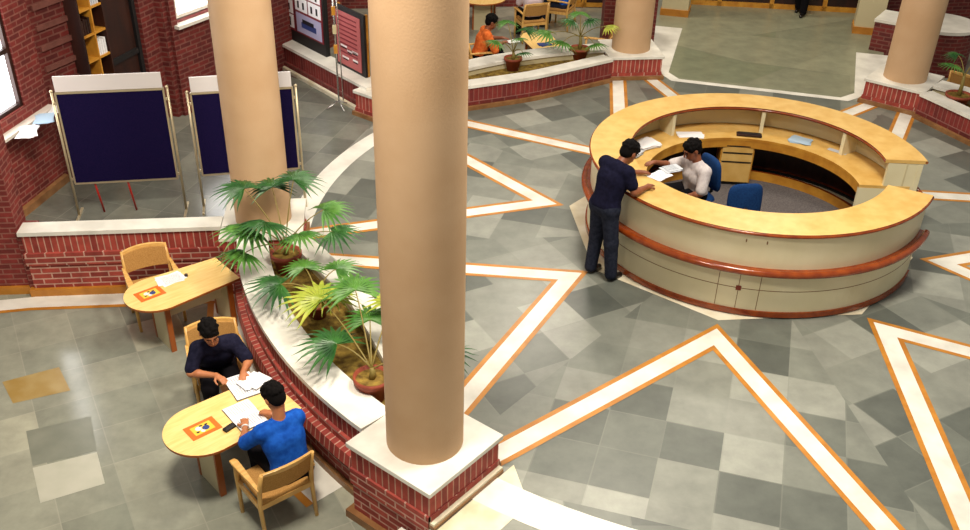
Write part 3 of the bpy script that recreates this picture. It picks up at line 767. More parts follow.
# ------------------------------------------------------------------ papers, books, cards
def sheet_stack(loc, rz, sx, sy, n, label, m='paper', name='paper_stack', cat='papers', group=None, spread=.03, printed=False):
    root = MB(); rr = random.Random(int(loc[0]*1000))
    th = .004
    for i in range(n):
        root.box((rr.uniform(-spread, spread), rr.uniform(-spread, spread), th*(i+.5)), (sx, sy, th*.9), 0, rr.uniform(-.2, .2) if n > 1 else 0)
    if printed:
        for i in range(9): root.box((0, -sy*.38+sy*.76*i/8, th*n+.0005), (sx*.72, sy*.016, .001), 1)
    o = root.build(name, [m, 'print_grey']); o.location = loc; o.rotation_euler = (0, 0, rz); return tag(o, label, cat, group)
def open_book(loc, rz, w_, h_, label, cover='black', tilt=0, name='open_book'):
    root = thing(name, label, 'book', loc, rz); root.rotation_euler = (tilt, 0, rz)
    mb = MB(); mb.box((0, 0, .002), (2*w_+.015, h_+.01, .004), 0); mb.build('cover', [cover], root)
    for s in (-1, 1):
        vs, fs = [], []; N = 6
        for i in range(N+1):
            u = i/N; z = .006+.016*math.sin(min(1, u*1.3)*PI/2)*(1-u*.55)
            for y in (-h_/2, h_/2):
                for zz in (.0042, z): vs.append((s*u*w_, y, zz))
        for i in range(N):
            b = 4*i; fs += [(b, b+4, b+5, b+1), (b+1, b+5, b+7, b+3), (b+3, b+7, b+6, b+2), (b+2, b+6, b+4, b)]
        fs += [(0, 1, 3, 2), (4*N, 4*N+2, 4*N+3, 4*N+1)]
        mb = MB(); mb.add(vs, fs, 0)
        for i in range(9): mb.box((s*w_*.52, -h_*.36+h_*.72*i/8, .0215), (w_*.7, h_*.012, .001), 1)
        mb.build('page_block', ['paper', 'print_grey'], root)
    return root
def card(loc, rz, label):
    root = thing('picture_card', label, 'card', loc, rz, 'orange picture cards on the reading tables')
    mb = MB(); mb.box((0, 0, .003), (.30, .21, .006), 0); mb.build('board', ['orange_print'], root)
    mb = MB(); mb.box((0, 0, .0066), (.20, .13, .001), 0); mb.build('picture', ['print_yellow'], root)
    mb = MB()
    for x, y, r in ((-.03, .01, .035), (.035, -.015, .03), (.01, .035, .022)): mb.lathe([(0, .0076), (r, .0076)], (x, y, 0), 14, 0 if r > .03 else 1, False)
    for x, y in ((-.05, -.03), (.06, .03), (.0, -.04)): mb.box((x, y, .0074), (.03, .02, .001), 2)
    mb.build('print', ['print_blue', 'white_board', 'black'], root)
TT = ZL+.70
card((-2.36, 6.98, TT), math.radians(221), 'orange picture card on the table where the two men sit')
card((-3.47, 9.29, TT), math.radians(221), 'orange picture card on the table by the low brick wall')
sheet_stack((-3.30, 9.60, TT), math.radians(35), .30, .21, 2, 'two white printed sheets on the table by the low brick wall', printed=True)
mb = MB(); mb.lathe([(0, 0), (.022, 0), (.02, .025), (.0, .03)], (0, 0, 0), 14, 0); o = mb.build('ink_pot', ['dark_wood']); o.location = (-3.15, 9.68, TT); tag(o, 'tiny dark pot beside the white sheets on the left table', 'pot')
open_book((-2.0, 7.17, TT), math.radians(-52), .20, .27, 'white open book in front of the man in the blue shirt')
mb = MB(); mb.box((0, 0, .014), (.12, .06, .028), 0); mb.box((0, 0, .022), (.10, .045, .02), 0); o = mb.build('spectacle_case', ['black'], bevel=.008); o.location = (-2.11, 6.98, TT); o.rotation_euler = (0, 0, .9); tag(o, 'small black case on the table under the left hand of the blue-shirted man', 'case')
open_book((-2.10, 7.62, TT+.0), math.radians(122), .19, .27, 'white booklet the man in the dark polo shirt is reading')
sheet_stack((-2.0, 7.66, TT+.022), .9, .22, .18, 5, 'loose crumpled white papers beside the reader in the dark polo shirt', spread=.04)
# papers on the round desk
sheet_stack((2.55, 12.30, .742), .5, .34, .26, 12, 'thick pile of white papers on the worktop left of the clerk', spread=.012)
sheet_stack((2.29, 12.05, .742), -.6, .30, .22, 10, 'pale pile of forms at the left end of the worktop, against the counter', m='paper_grey', spread=.02)
sheet_stack((3.24, 12.68, .742), -.1, .36, .15, 3, 'flat white leaflets on the worktop behind the clerk', spread=.03)
sheet_stack((4.72, 12.50, .742), -.55, .28, .22, 4, 'pale blue folder lying on the right half of the worktop', m='paper_blue', name='folder', cat='folder', spread=.004)
sheet_stack((5.12, 12.16, .742), -.75, .26, .08, 1, 'narrow white slip on the worktop right of the blue folder', m='paper_grey', spread=.003)
sheet_stack((2.42, 10.62, 1.102), .75, .26, .19, 2, 'white form on the counter in front of the standing man', printed=True, spread=.01)
sheet_stack((2.58, 10.80, 1.102), .4, .20, .16, 6, 'pile of small printed slips on the counter by the clerk', m='paper_grey', spread=.03, printed=True)
mb = MB(); mb.box((0, 0, .016), (.34, .10, .03), 0); mb.box((0, .01, .035), (.30, .06, .012), 1); o = mb.build('keyboard', ['dark_wood', 'black'], bevel=.005); o.location = (4.05, 12.66, .742); o.rotation_euler = (0, 0, -.2); tag(o, 'long dark tray on the worktop above the drawer cabinet', 'tray')
# on the window sill
sheet_stack((-5.50, 11.62, 1.161), .25, .20, .40, 3, 'white paper on the window sill nearest the camera', spread=.01)
sheet_stack((-5.44, 12.05, 1.161), .3, .20, .34, 5, 'pale blue magazines stacked on the window sill', m='paper_blue', spread=.02)
sheet_stack((-5.36, 12.38, 1.161), .1, .20, .26, 2, 'white paper on the sill at the far corner of the window', spread=.01)
sheet_stack((1.62, 18.05, TT), .4, .24, .17, 3, 'dark blue picture leaflet on the table behind the planter', m='print_blue', name='leaflet', cat='leaflet', spread=.01)
sheet_stack((1.02, 17.98, ZL+.78), .5, .22, .16, 2, 'white sheet the man in orange holds', spread=.004)

# ------------------------------------------------------------------ blue display boards on posts
def display_board(p0, p1, top, bot, label):
    p0, p1 = Vector(p0), Vector(p1); d = p1-p0; W = d.length; c = (p0+p1)/2
    root = thing('display_board', label, 'display board', (c.x, c.y, 0), math.atan2(d.y, d.x), 'blue display boards in the alcove')
    mb = MB(); mb.box((0, 0, (bot+top-.22)/2), (W-.10, .03, top-.22-bot), 0); mb.build('felt_panel', ['navy'], root)
    mb = MB()
    for z in (bot-.012, top-.215): mb.box((0, 0, z), (W-.08, .04, .024), 0)
    for s in (-1, 1): mb.box((s*(W/2-.045), 0, (bot+top-.22)/2), (.022, .04, top-.2-bot), 0)
    mb.build('frame', ['aluminium'], root)
    mb = MB(); mb.box((0, .0, top-.10), (W-.10, .025, .20), 0); mb.build('header_panel', ['white_board'], root, bevel=.003)
    for s in (-1, 1):
        mb = MB(); mb.tube([(s*W/2, 0, .0), (s*W/2, 0, top-.20)], .016, 0, 10); mb.lathe([(0, .03), (.02, .02), (.022, 0), (.016, -.01)], (s*W/2, 0, top-.2), 12, 0); p = mb.build('post', ['aluminium'], root)
        for z in (bot+.05, top-.35): mb = MB(); mb.box((s*(W/2-.02), 0, z), (.04, .03, .03), 0); mb.build('clamp', ['aluminium'], p)
        mb = MB(); mb.beam((s*W/2, -.22, .012), (s*W/2, .22, .012), .03, .024, 0); mb.build('foot', ['aluminium'], root)
    return root
b1 = display_board((-5.04, 11.52), (-3.66, 11.72), 1.94, .50, 'blue display board at left with a white header, in front of the shelves')
for x in (-.42, .0):
    mb = MB(); mb.tube([(x, 0.02, .49), (x+.03, .10, .0)], .014, 0, 8); mb.build('red_leg', ['red_paint'], b1)
display_board((-3.44, 11.80), (-2.10, 12.06), 1.84, .50, 'blue display board half hidden by the left tan column')

# poster panels in the passage
def poster_panel(p, q, z0, z1, label, kind):
    p, q = Vector(p), Vector(q); d = q-p; W = d.length; c = (p+q)/2; H = z1-z0
    z0 -= ZL; z1 -= ZL
    root = thing('poster_panel', label, 'poster board', (c.x, c.y, ZL), math.atan2(d.y, d.x))
    mb = MB(); mb.box((0, 0, (z0+z1)/2), (W, .04, H), 0); mb.build('backing', ['black'], root)
    for s in (-1, 1):
        mb = MB(); mb.box((s*(W/2-.03), .05, z1/2), (.04, .04, z1), 0); mb.build('post', ['gold_wood' if kind == 2 else 'black'], root)
    if kind == 1:
        cols = 3; pw = (W-.06)/cols
        for i in range(cols):
            x = -W/2+.03+pw*(i+.5); zb = z0+.38; hp_ = z1-.04-zb
            mb = MB(); mb.box((x, -.026, zb+hp_/2), (pw*.96, .012, hp_), 0); sh = mb.build('poster_sheet', ['maroon'], root)
            zc0 = zb+.03
            if i == 2:
                mb = MB(); zc = zc0+.17; mb.box((x, -.034, zc), (pw*.88, .004, .34), 0); mb.box((x-.02, -.038, zc+.05), (pw*.4, .004, .07), 1); mb.box((x, -.037, zc-.02), (pw*.52, .004, .10), 2); mb.build('picture', ['lilac', 'black', 'print_blue'], sh); zc0 += .37
            j = 0
            while zc0+.27 < z1-.05:
                for f in (-.235, .235):
                    mb = MB(); zc = zc0+.13; xx = x+f*pw
                    mb.box((xx, -.034, zc), (pw*.43, .004, .235), 0)
                    for g in (-.10, .08): mb.box((xx+g*pw, -.037, zc-.01), (pw*.06, .004, .12+.04*((j+i) % 2)), 1)
                    mb.build('picture', ['paper', 'black'], sh)
                zc0 += .262; j += 1
    else:
        mb = MB(); mb.box((-.03, -.026, z0+.22+(H-.30)/2), (W*.82, .012, H-.30), 0); sh = mb.build('poster_sheet', ['pink_board'], root)
        mb = MB()
        for j in range(9): mb.box((-.03, -.034, z1-.16-.075*j), (W*.6, .004, .022), 0)
        mb.build('print', ['maroon'], sh)
        for x, z, a in ((-.18, z0+.55, .2), (.0, z0+.5, .16), (.17, z0+.52, .18), (-.14, z0+.36, .2), (.17, z0+.38, .16)):
            mb = MB(); mb.box((x, -.034, z), (a, .004, .03), 0); mb.box((x, -.035, z-.03), (a*.8, .004, .02), 1); mb.build('picture', ['white_board', 'black'], sh)
    return root
poster_panel((-4.09, 18.84), (-2.28, 16.54), .30, 2.2, 'black panel with maroon posters of small pictures, left of the tripod stand', 1)
poster_panel((-2.06, 16.26), (-1.51, 15.54), .30, 1.50, 'black panel with one pink poster, right of the tripod stand', 2)
# tripod banner stand
sx, sy = -1.98, 15.40
root = thing('tripod_stand', 'thin silver tripod stand on the passage floor before the posters', 'stand', (sx, sy, 0))
mb = MB(); mb.tube([(0, 0, .10), (0, 0, 2.4)], .014, 0, 10); mb.tube([(.07, .02, .12), (.05, .02, 2.4)], .010, 0, 8); mb.build('pole', ['steel'], root)
for k in range(4):
    an = PI/2*k+.5; mb = MB(); mb.tube([(0, 0, .12), (.13*math.cos(an), .13*math.sin(an), .06), (.23*math.cos(an), .23*math.sin(an), .012)], .012, 0, 8); mb.build('foot', ['steel'], root)
for z, m in ((1.0, 'gold_wood'), (1.32, 'panel_beige'), (1.62, 'gold_wood')):
    mb = MB(); mb.box((0, 0, z), (.06, .05, .14), 0); mb.build('clamp', [m], root, bevel=.004)

# shelves by the dark back wall
q = bk(.13, .10)
root = thing('bookshelf', 'open wooden pigeonhole shelf behind the left blue board', 'shelf', (q[0], q[1], 0), ba)
W_, D_, H_ = .50, .22, 3.0
mb = MB(); mb.box((0, D_/2-.01, H_/2), (W_, .02, H_), 0); mb.build('back_panel', ['dark_wood'], root)
for x in (-W_/2, 0, W_/2): mb = MB(); mb.box((x, 0, H_/2), (.025, D_, H_), 0); mb.build('upright', ['dark_wood' if x else 'gold_wood'], root)
for z in (.05, .45, .85, 1.2, 1.55, 1.9, 2.25, 2.6, 2.98): mb = MB(); mb.box((0, 0, z), (W_, D_-.01, .03), 0); mb.build('shelf_board', ['gold_wood'], root)
for k, (x, z, nmat, lb) in enumerate(((.125, 1.565, 'paper', 'white papers in the right hole of the wooden shelf'), (-.125, 1.915, 'dark_wood', 'dark books in an upper left hole of the wooden shelf'), (.125, 2.265, 'paper_grey', 'pale papers in the top right hole of the wooden shelf'))):
    p = Vector((q[0], q[1]))+bd*x
    mb = MB()
    for i in range(4): mb.box((-.075+.048*i, 0, .10+.01*(i % 2)), (.036, .17, .2+.02*(i % 2)), 0)
    o = mb.build('papers', [nmat]); o.location = (p.x, p.y, z); o.rotation_euler = (0, 0, ba); tag(o, lb, 'papers')

# wooden notice cabinets at the far top edge
for k, (x, lb) in enumerate(((2.16, 'wooden framed cabinet at the top edge, leftmost of three'), (2.66, 'wooden framed cabinet at the top edge, middle of three'), (3.16, 'wooden framed cabinet with a white and pink notice, rightmost of three'))):
    root = thing('display_cabinet', lb, 'cabinet', (x, 22.86, ZL), -.03, 'wooden cabinets along the far wall')
    mb = MB(); mb.box((0, .1, .75), (.46, .2, 1.4), 0); mb.build('body', ['glass_dark'], root)
    for z, h in ((.06, .10), (.50, .05), (1.0, .05), (1.46, .08)): mb = MB(); mb.box((0, -.01, z), (.48, .03, h), 0); mb.build('rail', ['gold_wood'], root)
    for s in (-1, 1): mb = MB(); mb.box((s*.22, -.01, .75), (.05, .03, 1.5), 0); mb.build('stile', ['gold_wood'], root)
    for z in (.28, .74): mb = MB(); mb.box((0, -.004, z), (.36, .02, .34), 0); mb.build('door_panel', ['gold_wood' if k < 2 else 'dark_wood'], root, bevel=.01)
    if k == 2:
        mb = MB(); mb.box((-.05, -.02, .42), (.22, .004, .42), 0); mb.box((-.05, -.023, .24), (.22, .004, .06), 1); mb.build('notice', ['paper_blue', 'pink_board'], root)

# round brick bench with marble top at upper right
root = thing('round_bench', 'round brick seat with a white marble top behind the right column', 'bench', (9.45, 18.98, ZL))
mb = MB(); N = 40; ptsr = [(.62*math.cos(2*PI*i/N), .62*math.sin(2*PI*i/N)) for i in range(N)]
mb.loft(ptsr, [(0, 0), (0, .84)], [0], ['h'], closed=True); mb.build('drum', ['brick_dark'], root)
mb = MB(); mb.lathe([(0, .84), (.66, .84), (.66, .90), (0, .90)], (0, 0, 0), 48, 0, False); mb.build('marble_top', ['marble'], root)
mb = MB(); mb.lathe([(0, 0), (.06, 0), (.05, .05), (0, .06)], (0, 0, 0), 16, 0); o = mb.build('ashtray', ['black']); o.location = (9.15, 18.95, ZL+.90); tag(o, 'small dark bowl on the round marble-topped seat', 'bowl')

# ------------------------------------------------------------------ palms
def fan(mb, base, hub, out, up, R, n, spread, droop, ml, ms, rr):
    base, hub = Vector(base), Vector(hub)
    mid = (base+hub)/2+Vector((0, 0, .12)); pts = []
    for i in range(7):
        t = i/6; pts.append(base*(1-t)**2+mid*2*t*(1-t)+hub*t*t)
    mb.tube(pts, [.009-.004*i/6 for i in range(7)], ms, 6)
    out = Vector(out).normalized(); up = Vector(up).normalized(); side = out.cross(up).normalized(); up = side.cross(out).normalized()
    for k in range(n):
        a = (k/(n-1)-.5)*2*spread; d = out*math.cos(a)+side*math.sin(a); Ln = R*(.80+.28*math.cos(a*.6))*rr.uniform(.92, 1.08)
        wv = (side*math.cos(a)-out*math.sin(a)); wid = R*.07; vs, fs = [], []; Nn = 6
        for i in range(Nn+1):
            t = i/Nn; p = hub+d*Ln*t-Vector((0, 0, 1))*droop*Ln*t*t*rr.uniform(.9, 1.1)
            ww = wid*(.35+.65*math.sin(min(1, t*1.9)*PI/2))*(1-max(0, t-.45)/.56)
            vs += [p-wv*ww+up*ww*.5, p-up*ww*.1, p+wv*ww+up*ww*.5]
        for i in range(Nn):
            b = 3*i; fs += [(b, b+1, b+4, b+3), (b+1, b+2, b+5, b+4)]
        mb.add(vs, fs, ml)
def palm(loc, label, fronds, pot_r=.17, pot_h=.26, trunk=.12, group='fan palms in terracotta pots', seed=1):
    rr = random.Random(seed); root = thing('potted_palm', label, 'plant', loc, 0, group)
    mb = MB(); mb.lathe([(0, 0), (pot_r*.68, 0), (pot_r*.93, pot_h*.8), (pot_r*1.06, pot_h*.8), (pot_r*1.08, pot_h), (pot_r*.95, pot_h), (pot_r*.92, pot_h*.86), (0, pot_h*.86)], n=36); mb.build('pot', ['terracotta'], root)
    mb = MB(); mb.lathe([(0, pot_h*.885), (pot_r*.925, pot_h*.87)], n=24); mb.build('potting_soil', ['soil'], root)
    b0 = Vector((0, 0, pot_h*.87))
    mb = MB(); mb.tube([b0, b0+Vector((.01, .01, trunk*.5)), b0+Vector((0, .015, trunk))], [.035, .03, .02], 0, 8); mb.build('stem', ['stalk'], root)
    top = b0+Vector((0, .01, trunk*.9))
    for hub, R, m in fronds:
        h = Vector(hub)-Vector(loc); o = Vector((h.x, h.y, 0)); o = o.normalized() if o.length > .05 else Vector((rr.uniform(-1, 1), rr.uniform(-1, 1), 0)).normalized()
        mb = MB(); out = o*.9+Vector((0, 0, .22)); up = Vector((-o.x*.35, -o.y*.35, 1))
        fan(mb, top, h, out, up, R, 17, 1.95, .35, 0, 1, rr); mb.build('frond', [m, 'stalk'], root)
    return root
g, d_, y_ = 'leaf', 'leaf_dark', 'leaf_yellow'
palm((-1.97, 9.72, .272), 'fan palm in terracotta pot at the far end of the left planter', [
    ((-2.42, 9.95, 1.22), .36, d_), ((-1.86, 10.02, 1.30), .36, d_), ((-2.30, 9.50, .95), .42, g), ((-1.52, 9.92, .98), .36, g), ((-2.10, 9.42, 1.08), .38, d_),
    ((-1.40, 9.62, .86), .36, d_), ((-2.36, 9.36, .72), .34, g), ((-1.75, 9.45, .92), .32, g), ((-2.15, 10.2, 1.12), .32, d_)], seed=3)
palm((-.80, 7.40, .272), 'fan palm in terracotta pot at the near end of the left planter', [
    ((-1.36, 8.22, .86), .44, y_), ((-1.15, 7.62, .74), .40, d_), ((-1.0, 8.15, 1.02), .38, g), ((-.62, 8.0, .98), .34, y_),
    ((-.15, 7.60, .66), .34, d_), ((-.85, 7.95, .80), .34, g)], seed=8)
palm((-1.50, 8.80, .272), 'low spreading fan palm in the middle of the left planter', [
    ((-1.86, 8.72, .72), .40, d_), ((-1.35, 8.52, .76), .38, y_), ((-1.30, 9.0, .74), .30, g), ((-1.66, 9.12, .68), .28, g)], pot_r=.13, pot_h=.18, seed=5)
palm((.95, 16.54, .272), 'small broad-leaved palm in the planter behind the desk, near the man in orange', [
    ((.66, 16.45, .80), .26, g), ((1.10, 16.30, .66), .20, d_), ((1.16, 16.75, .90), .28, d_), ((.85, 16.9, .98), .24, g), ((1.02, 16.45, .86), .18, g)], pot_r=.15, pot_h=.22, seed=11)
palm((2.17, 17.15, .272), 'small palm with upright leaves in the planter beside the brown column', [
    ((2.02, 17.15, .95), .30, d_), ((2.28, 17.12, .98), .28, d_), ((2.15, 17.3, 1.02), .26, g), ((1.85, 17.0, .62), .34, g), ((2.62, 17.12, .86), .26, y_), ((2.40, 16.95, .60), .26, g), ((1.62, 17.25, .70), .36, g)], pot_r=.17, pot_h=.2, trunk=.24, seed=14)
palm((8.06, 15.02, .272), 'small palm on a thin dark stem at the right edge, in the planter', [
    ((7.80, 14.95, .98), .24, g), ((8.22, 15.05, 1.02), .22, d_), ((7.95, 15.2, 1.05), .22, d_)], pot_r=.19, pot_h=.2, trunk=.35, seed=17)

# ------------------------------------------------------------------ people: one continuous surface each
def surface(prims, vox, cuts=()):
    """prims: (kind, data, blend).  Returns verts, quads of the smooth union (surface nets)"""
    lo = np.min([p[1]['lo'] for p in prims], axis=0)-3*vox; hi = np.max([p[1]['hi'] for p in prims], axis=0)+3*vox
    nx, ny, nz = [int(math.ceil((hi[i]-lo[i])/vox))+1 for i in range(3)]
    F = np.full((nx, ny, nz), 1.0, np.float32); ax = [lo[i]+vox*np.arange((nx, ny, nz)[i]) for i in range(3)]
    for kind, d, k in prims:
        pad = k+4*vox; sl = []
        for i in range(3):
            a = max(0, int((d['lo'][i]-pad-lo[i])/vox)); b = min((nx, ny, nz)[i], int((d['hi'][i]+pad-lo[i])/vox)+2); sl.append(slice(a, b))
        X, Y, Z = np.meshgrid(ax[0][sl[0]], ax[1][sl[1]], ax[2][sl[2]], indexing='ij')
        D = d['fn'](X, Y, Z).astype(np.float32); f = F[tuple(sl)]
        if kind == 'sub': F[tuple(sl)] = np.maximum(f, -D)
        else:
            h = np.clip(.5+.5*(f-D)/k, 0, 1); F[tuple(sl)] = f*(1-h)+D*h-k*h*(1-h)
    if cuts:
        X, Y, Z = np.meshgrid(*ax, indexing='ij')
        for (p, n) in cuts: F = np.maximum(F, (X-p[0])*n[0]+(Y-p[1])*n[1]+(Z-p[2])*n[2])
    ins = F < 0; cnt = np.zeros((nx-1, ny-1, nz-1), np.int8); P = np.zeros((nx-1, ny-1, nz-1, 3)); W = np.zeros((nx-1, ny-1, nz-1))
    cor = [(i, j, l) for i in (0, 1) for j in (0, 1) for l in (0, 1)]
    g_ = lambda A, c: A[c[0]:nx-1+c[0], c[1]:ny-1+c[1], c[2]:nz-1+c[2]]
    for c in cor: cnt += g_(ins, c)
    act = (cnt > 0) & (cnt < 8); idx = np.argwhere(act); I = idx.T
    P = np.zeros((len(idx), 3)); W = np.zeros(len(idx))
    for c in cor:
        for q in range(3):
            if c[q] == 0:
                e = list(c); e[q] = 1
                fa = F[I[0]+c[0], I[1]+c[1], I[2]+c[2]]; fb = F[I[0]+e[0], I[1]+e[1], I[2]+e[2]]
                m = (fa < 0) != (fb < 0); t = np.where(m, fa/np.where(m, fa-fb, 1), 0)
                pos = np.tile(np.array(c, float), (len(idx), 1)); pos[:, q] = t
                P += pos*m[:, None]; W += m
    P = (P/W[:, None]+idx)*vox+lo
    vid = np.full((nx, ny, nz), -1, np.int64); vid[I[0], I[1], I[2]] = np.arange(len(idx))
    quads = []
    for q in range(3):
        a, b = [(1, 2), (2, 0), (0, 1)][q]
        s0 = [slice(1, -1)]*3; s1 = [slice(1, -1)]*3; s0[q] = slice(0, -1); s1[q] = slice(1, None)
        f0, f1 = ins[tuple(s0)], ins[tuple(s1)]
        for flip, m in ((False, f0 & ~f1), (True, ~f0 & f1)):
            e = np.argwhere(m)
            if not len(e): continue
            off = np.ones(3, int); off[q] = 0; e = e+off
            def v(da, db):
                x = e.copy(); x[:, a] -= da; x[:, b] -= db; return vid[x[:, 0], x[:, 1], x[:, 2]]
            Q = np.stack([v(1, 1), v(0, 1), v(0, 0), v(1, 0)], 1)
            quads.append(Q[:, ::-1] if flip else Q)
    Q = np.concatenate(quads); Q = Q[(Q >= 0).all(1)]
    return P, Q
def cone(a, b, ra, rb, k=.02):
    a, b = np.array(a, float), np.array(b, float); ab = b-a; L2 = max(ab@ab, 1e-9); rm = max(ra, rb)
    def fn(X, Y, Z):
        t = np.clip(((X-a[0])*ab[0]+(Y-a[1])*ab[1]+(Z-a[2])*ab[2])/L2, 0, 1)
        return np.sqrt((X-a[0]-t*ab[0])**2+(Y-a[1]-t*ab[1])**2+(Z-a[2]-t*ab[2])**2)-(ra+(rb-ra)*t)
    return ('add', dict(fn=fn, lo=np.minimum(a, b)-rm, hi=np.maximum(a, b)+rm), k)
def ell(c, r, R, k=.02, kind='add'):
    """ellipsoid with radii r along the columns of R"""
    c, r, R = np.array(c, float), np.array(r, float), np.array(R, float); rm = r.max()
    def fn(X, Y, Z):
        x, y, z = X-c[0], Y-c[1], Z-c[2]; q = [(x*R[0, i]+y*R[1, i]+z*R[2, i]) for i in range(3)]
        k0 = np.sqrt(sum((q[i]/r[i])**2 for i in range(3))); k1 = np.sqrt(sum((q[i]/r[i]**2)**2 for i in range(3)))+1e-9
        return k0*(k0-1)/k1
    return (kind, dict(fn=fn, lo=c-rm, hi=c+rm), k)
def sdf_obj(name, prims, vox, m, parent, cuts=()):
    P, Q = surface(prims, vox, cuts)
    me = bpy.data.meshes.new(name); me.from_pydata(P.tolist(), [], Q.tolist()); me.materials.append(MATS[m])
    me.polygons.foreach_set('use_smooth', [True]*len(me.polygons)); me.update()
    o = bpy.data.objects.new(name, me); C.objects.link(o); o.parent = parent; return o
def nrm(v): v = np.array(v, float); return v/np.linalg.norm(v)
def person(label, loc, rz, J, skin='skin', shirt='shirt_white', trousers='trousers_black', sleeve=.8, vox=.0085, hairlen=1, collar=None, watch=None, hand_curl=.5, shirt_tail=.02, glasses=False, fat=.012, hs=1.13):
    """J: local joints (x right, y forward, z up)"""
    root = thing('person', label, 'person', loc, rz)
    J = {k: np.array(v, float) for k, v in J.items()}
    hc = J['head']; f = nrm(J['face']); u = nrm(J['up']); u = nrm(u-f*(u@f)); r = np.cross(f, u)
    Rh = np.stack([r, f, u], 1)
    at = lambda x, y, z: hc+(r*x+f*y+u*z)*hs
    shm = (J['shL']+J['shR'])/2; hpm = (J['hipL']+J['hipR'])/2; spine = nrm(shm-hpm); side = nrm(J['shR']-J['shL'])
    hside = nrm(J['hipR']-J['hipL']); fr = np.cross(spine, side)*-1
    fr = np.cross(side, spine)*-1 if False else np.cross(spine, side)
    chest = shm-spine*.13
    def torso(g):
        g = g+fat
        T = [cone(J['hipL'], J['hipR'], .098+g, .098+g, .03)]
        for s in (-1, 1):
            a = hpm+hside*s*.055+spine*.06; b = chest+side*s*.075
            T.append(cone(a, b, .092+g, .104+g, .05))
            T.append(cone(chest+side*s*.075, shm+side*s*.115-spine*.02, .100+g, .062+g, .04))
        T.append(cone(J['shL']+side*.02, J['shR']-side*.02, .058+g, .058+g, .03))
        return T
    def arm(g, s, t0=0., t1=1.):
        A = [cone(J['sh'+s], J['el'+s], .053+g, .041+g, .025)]
        return A
    B = torso(0)
    B.append(cone(shm+spine*.01, at(0, -.025, -.07), .060, .056, .03))
    # head
    B += [ell(at(0, -.012, .028), (.074*hs, .094*hs, .085*hs), Rh, .02), ell(at(0, .018, -.045), (.056*hs, .066*hs, .072*hs), Rh, .03), cone(at(0, .052, -.098), at(0, .04, -.07), .020, .03, .02)]
    B += [cone(at(0, .088, .012), at(0, .106, -.026), .008, .014, .012), cone(at(-.02, .082, -.062), at(.02, .082, -.062), .008, .008, .012), cone(at(-.03, .078, .026), at(.03, .078, .026), .009, .009, .012)]
    for s in (-1, 1): B.append(ell(at(s*.077, -.012, -.008), (.010*hs, .020*hs, .032*hs), Rh, .008))
    for s, S_ in (('L', -1), ('R', 1)):
        sh, e, wr = J['sh'+s], J['el'+s], J['wr'+s]
        B += [cone(sh, e, .052, .040, .03), cone(e, e+(wr-e)*.3, .040, .041, .02), cone(e+(wr-e)*.3, wr, .041, .027, .02)]
        hd = nrm(J['hd'+s]); pn_ = nrm(J.get('pn'+s, (0, 0, -1))); pn_ = nrm(pn_-hd*(pn_@hd)); sd = np.cross(hd, pn_)*(1 if s == 'R' else -1)   # sd points to the little finger
        palm_ = lambda a_, b_: wr+hd*a_+sd*b_
        B += [cone(wr, palm_(.03, 0), .026, .026, .015), cone(palm_(.03, -.018), palm_(.082, -.024), .017, .013, .014), cone(palm_(.03, .012), palm_(.078, .024), .017, .012, .014), cone(palm_(.03, 0), palm_(.085, 0), .016, .013, .012)]
        for i, (o_, ln) in enumerate(((-.028, .070), (-.009, .078), (.010, .073), (.029, .058))):
            p0 = palm_(.085-.004*abs(i-1), o_); d0 = hd+sd*(o_*1.6); pts = [p0]; ang = .12
            for q in range(3):
                ang += hand_curl*(.55 if q else .35); dd = nrm(d0)*math.cos(ang)+pn_*math.sin(ang); pts.append(pts[-1]+dd*ln*(.45, .32, .23)[q])
            for q in range(3): B.append(cone(pts[q], pts[q+1], (.0098, .0092, .0086)[q], (.0092, .0086, .0078)[q], .005))
        t0 = palm_(.022, -.024); t1 = t0+nrm(hd*.55-sd*.75+pn_*.25)*.040; t2 = t1+nrm(hd*.85-sd*.25+pn_*.4)*.032; t3 = t2+nrm(hd*.9+pn_*.35)*.024
        B += [cone(t0, t1, .0145, .0115, .010), cone(t1, t2, .0115, .0098, .005), cone(t2, t3, .0098, .0082, .005)]
        hp, kn, an = J['hip'+s], J['kn'+s], J['an'+s]
        B += [cone(hp, kn, .080+fat, .056+fat*.5, .04), cone(kn, kn+(an-kn)*.3, .054, .056, .03), cone(kn+(an-kn)*.3, an, .056, .036, .03)]
        ft = nrm(J['toe'+s]); B += [cone(an-np.array([0, 0, .04]), an+ft*.15-np.array([0, 0, .055]), .035, .026, .03)]
    sdf_obj('body', B, vox, skin, root)
    # clothes follow the body
    Tsh = torso(.014)
    for s in 'LR':
        sh, e = J['sh'+s], J['el'+s]; Tsh.append(cone(sh, sh+(e-sh)*sleeve, .066+fat*.6, .064+fat*.6, .03))
        if sleeve > 1: Tsh.append(cone(e, e+(J['wr'+s]-e)*(sleeve-1), .058, .048, .03))
    Tsh.append(cone(shm, shm+spine*.035, .068, .062, .03))
    wp = hpm+spine*shirt_tail
    cuts = [(wp, -spine)]
    sdf_obj('shirt', Tsh, vox, shirt, root, cuts)
    if collar:
        nk = nrm(at(0, -.025, -.07)-shm); cb = shm+nk*.022; mb = MB(); e1 = nrm(np.cross(nk, f)); e2 = np.cross(nk, e1)
        ring_ = [tuple(cb+(e1*math.cos(t)+e2*math.sin(t))*.066+nk*.012) for t in [2*PI*i/20 for i in range(21)]]
        mb.tube(ring_, .014, 0, 8); mb.build('collar', [collar], root)
    Tt = [cone(J['hipL'], J['hipR'], .112+fat, .112+fat, .03)]
    for s in 'LR':
        hp, kn, an = J['hip'+s], J['kn'+s], J['an'+s]
        Tt += [cone(hp, kn, .094+fat, .074+fat, .035), cone(kn, an, .074+fat, .062+fat, .03)]
    sdf_obj('trousers', Tt, vox*1.1, trousers, root)
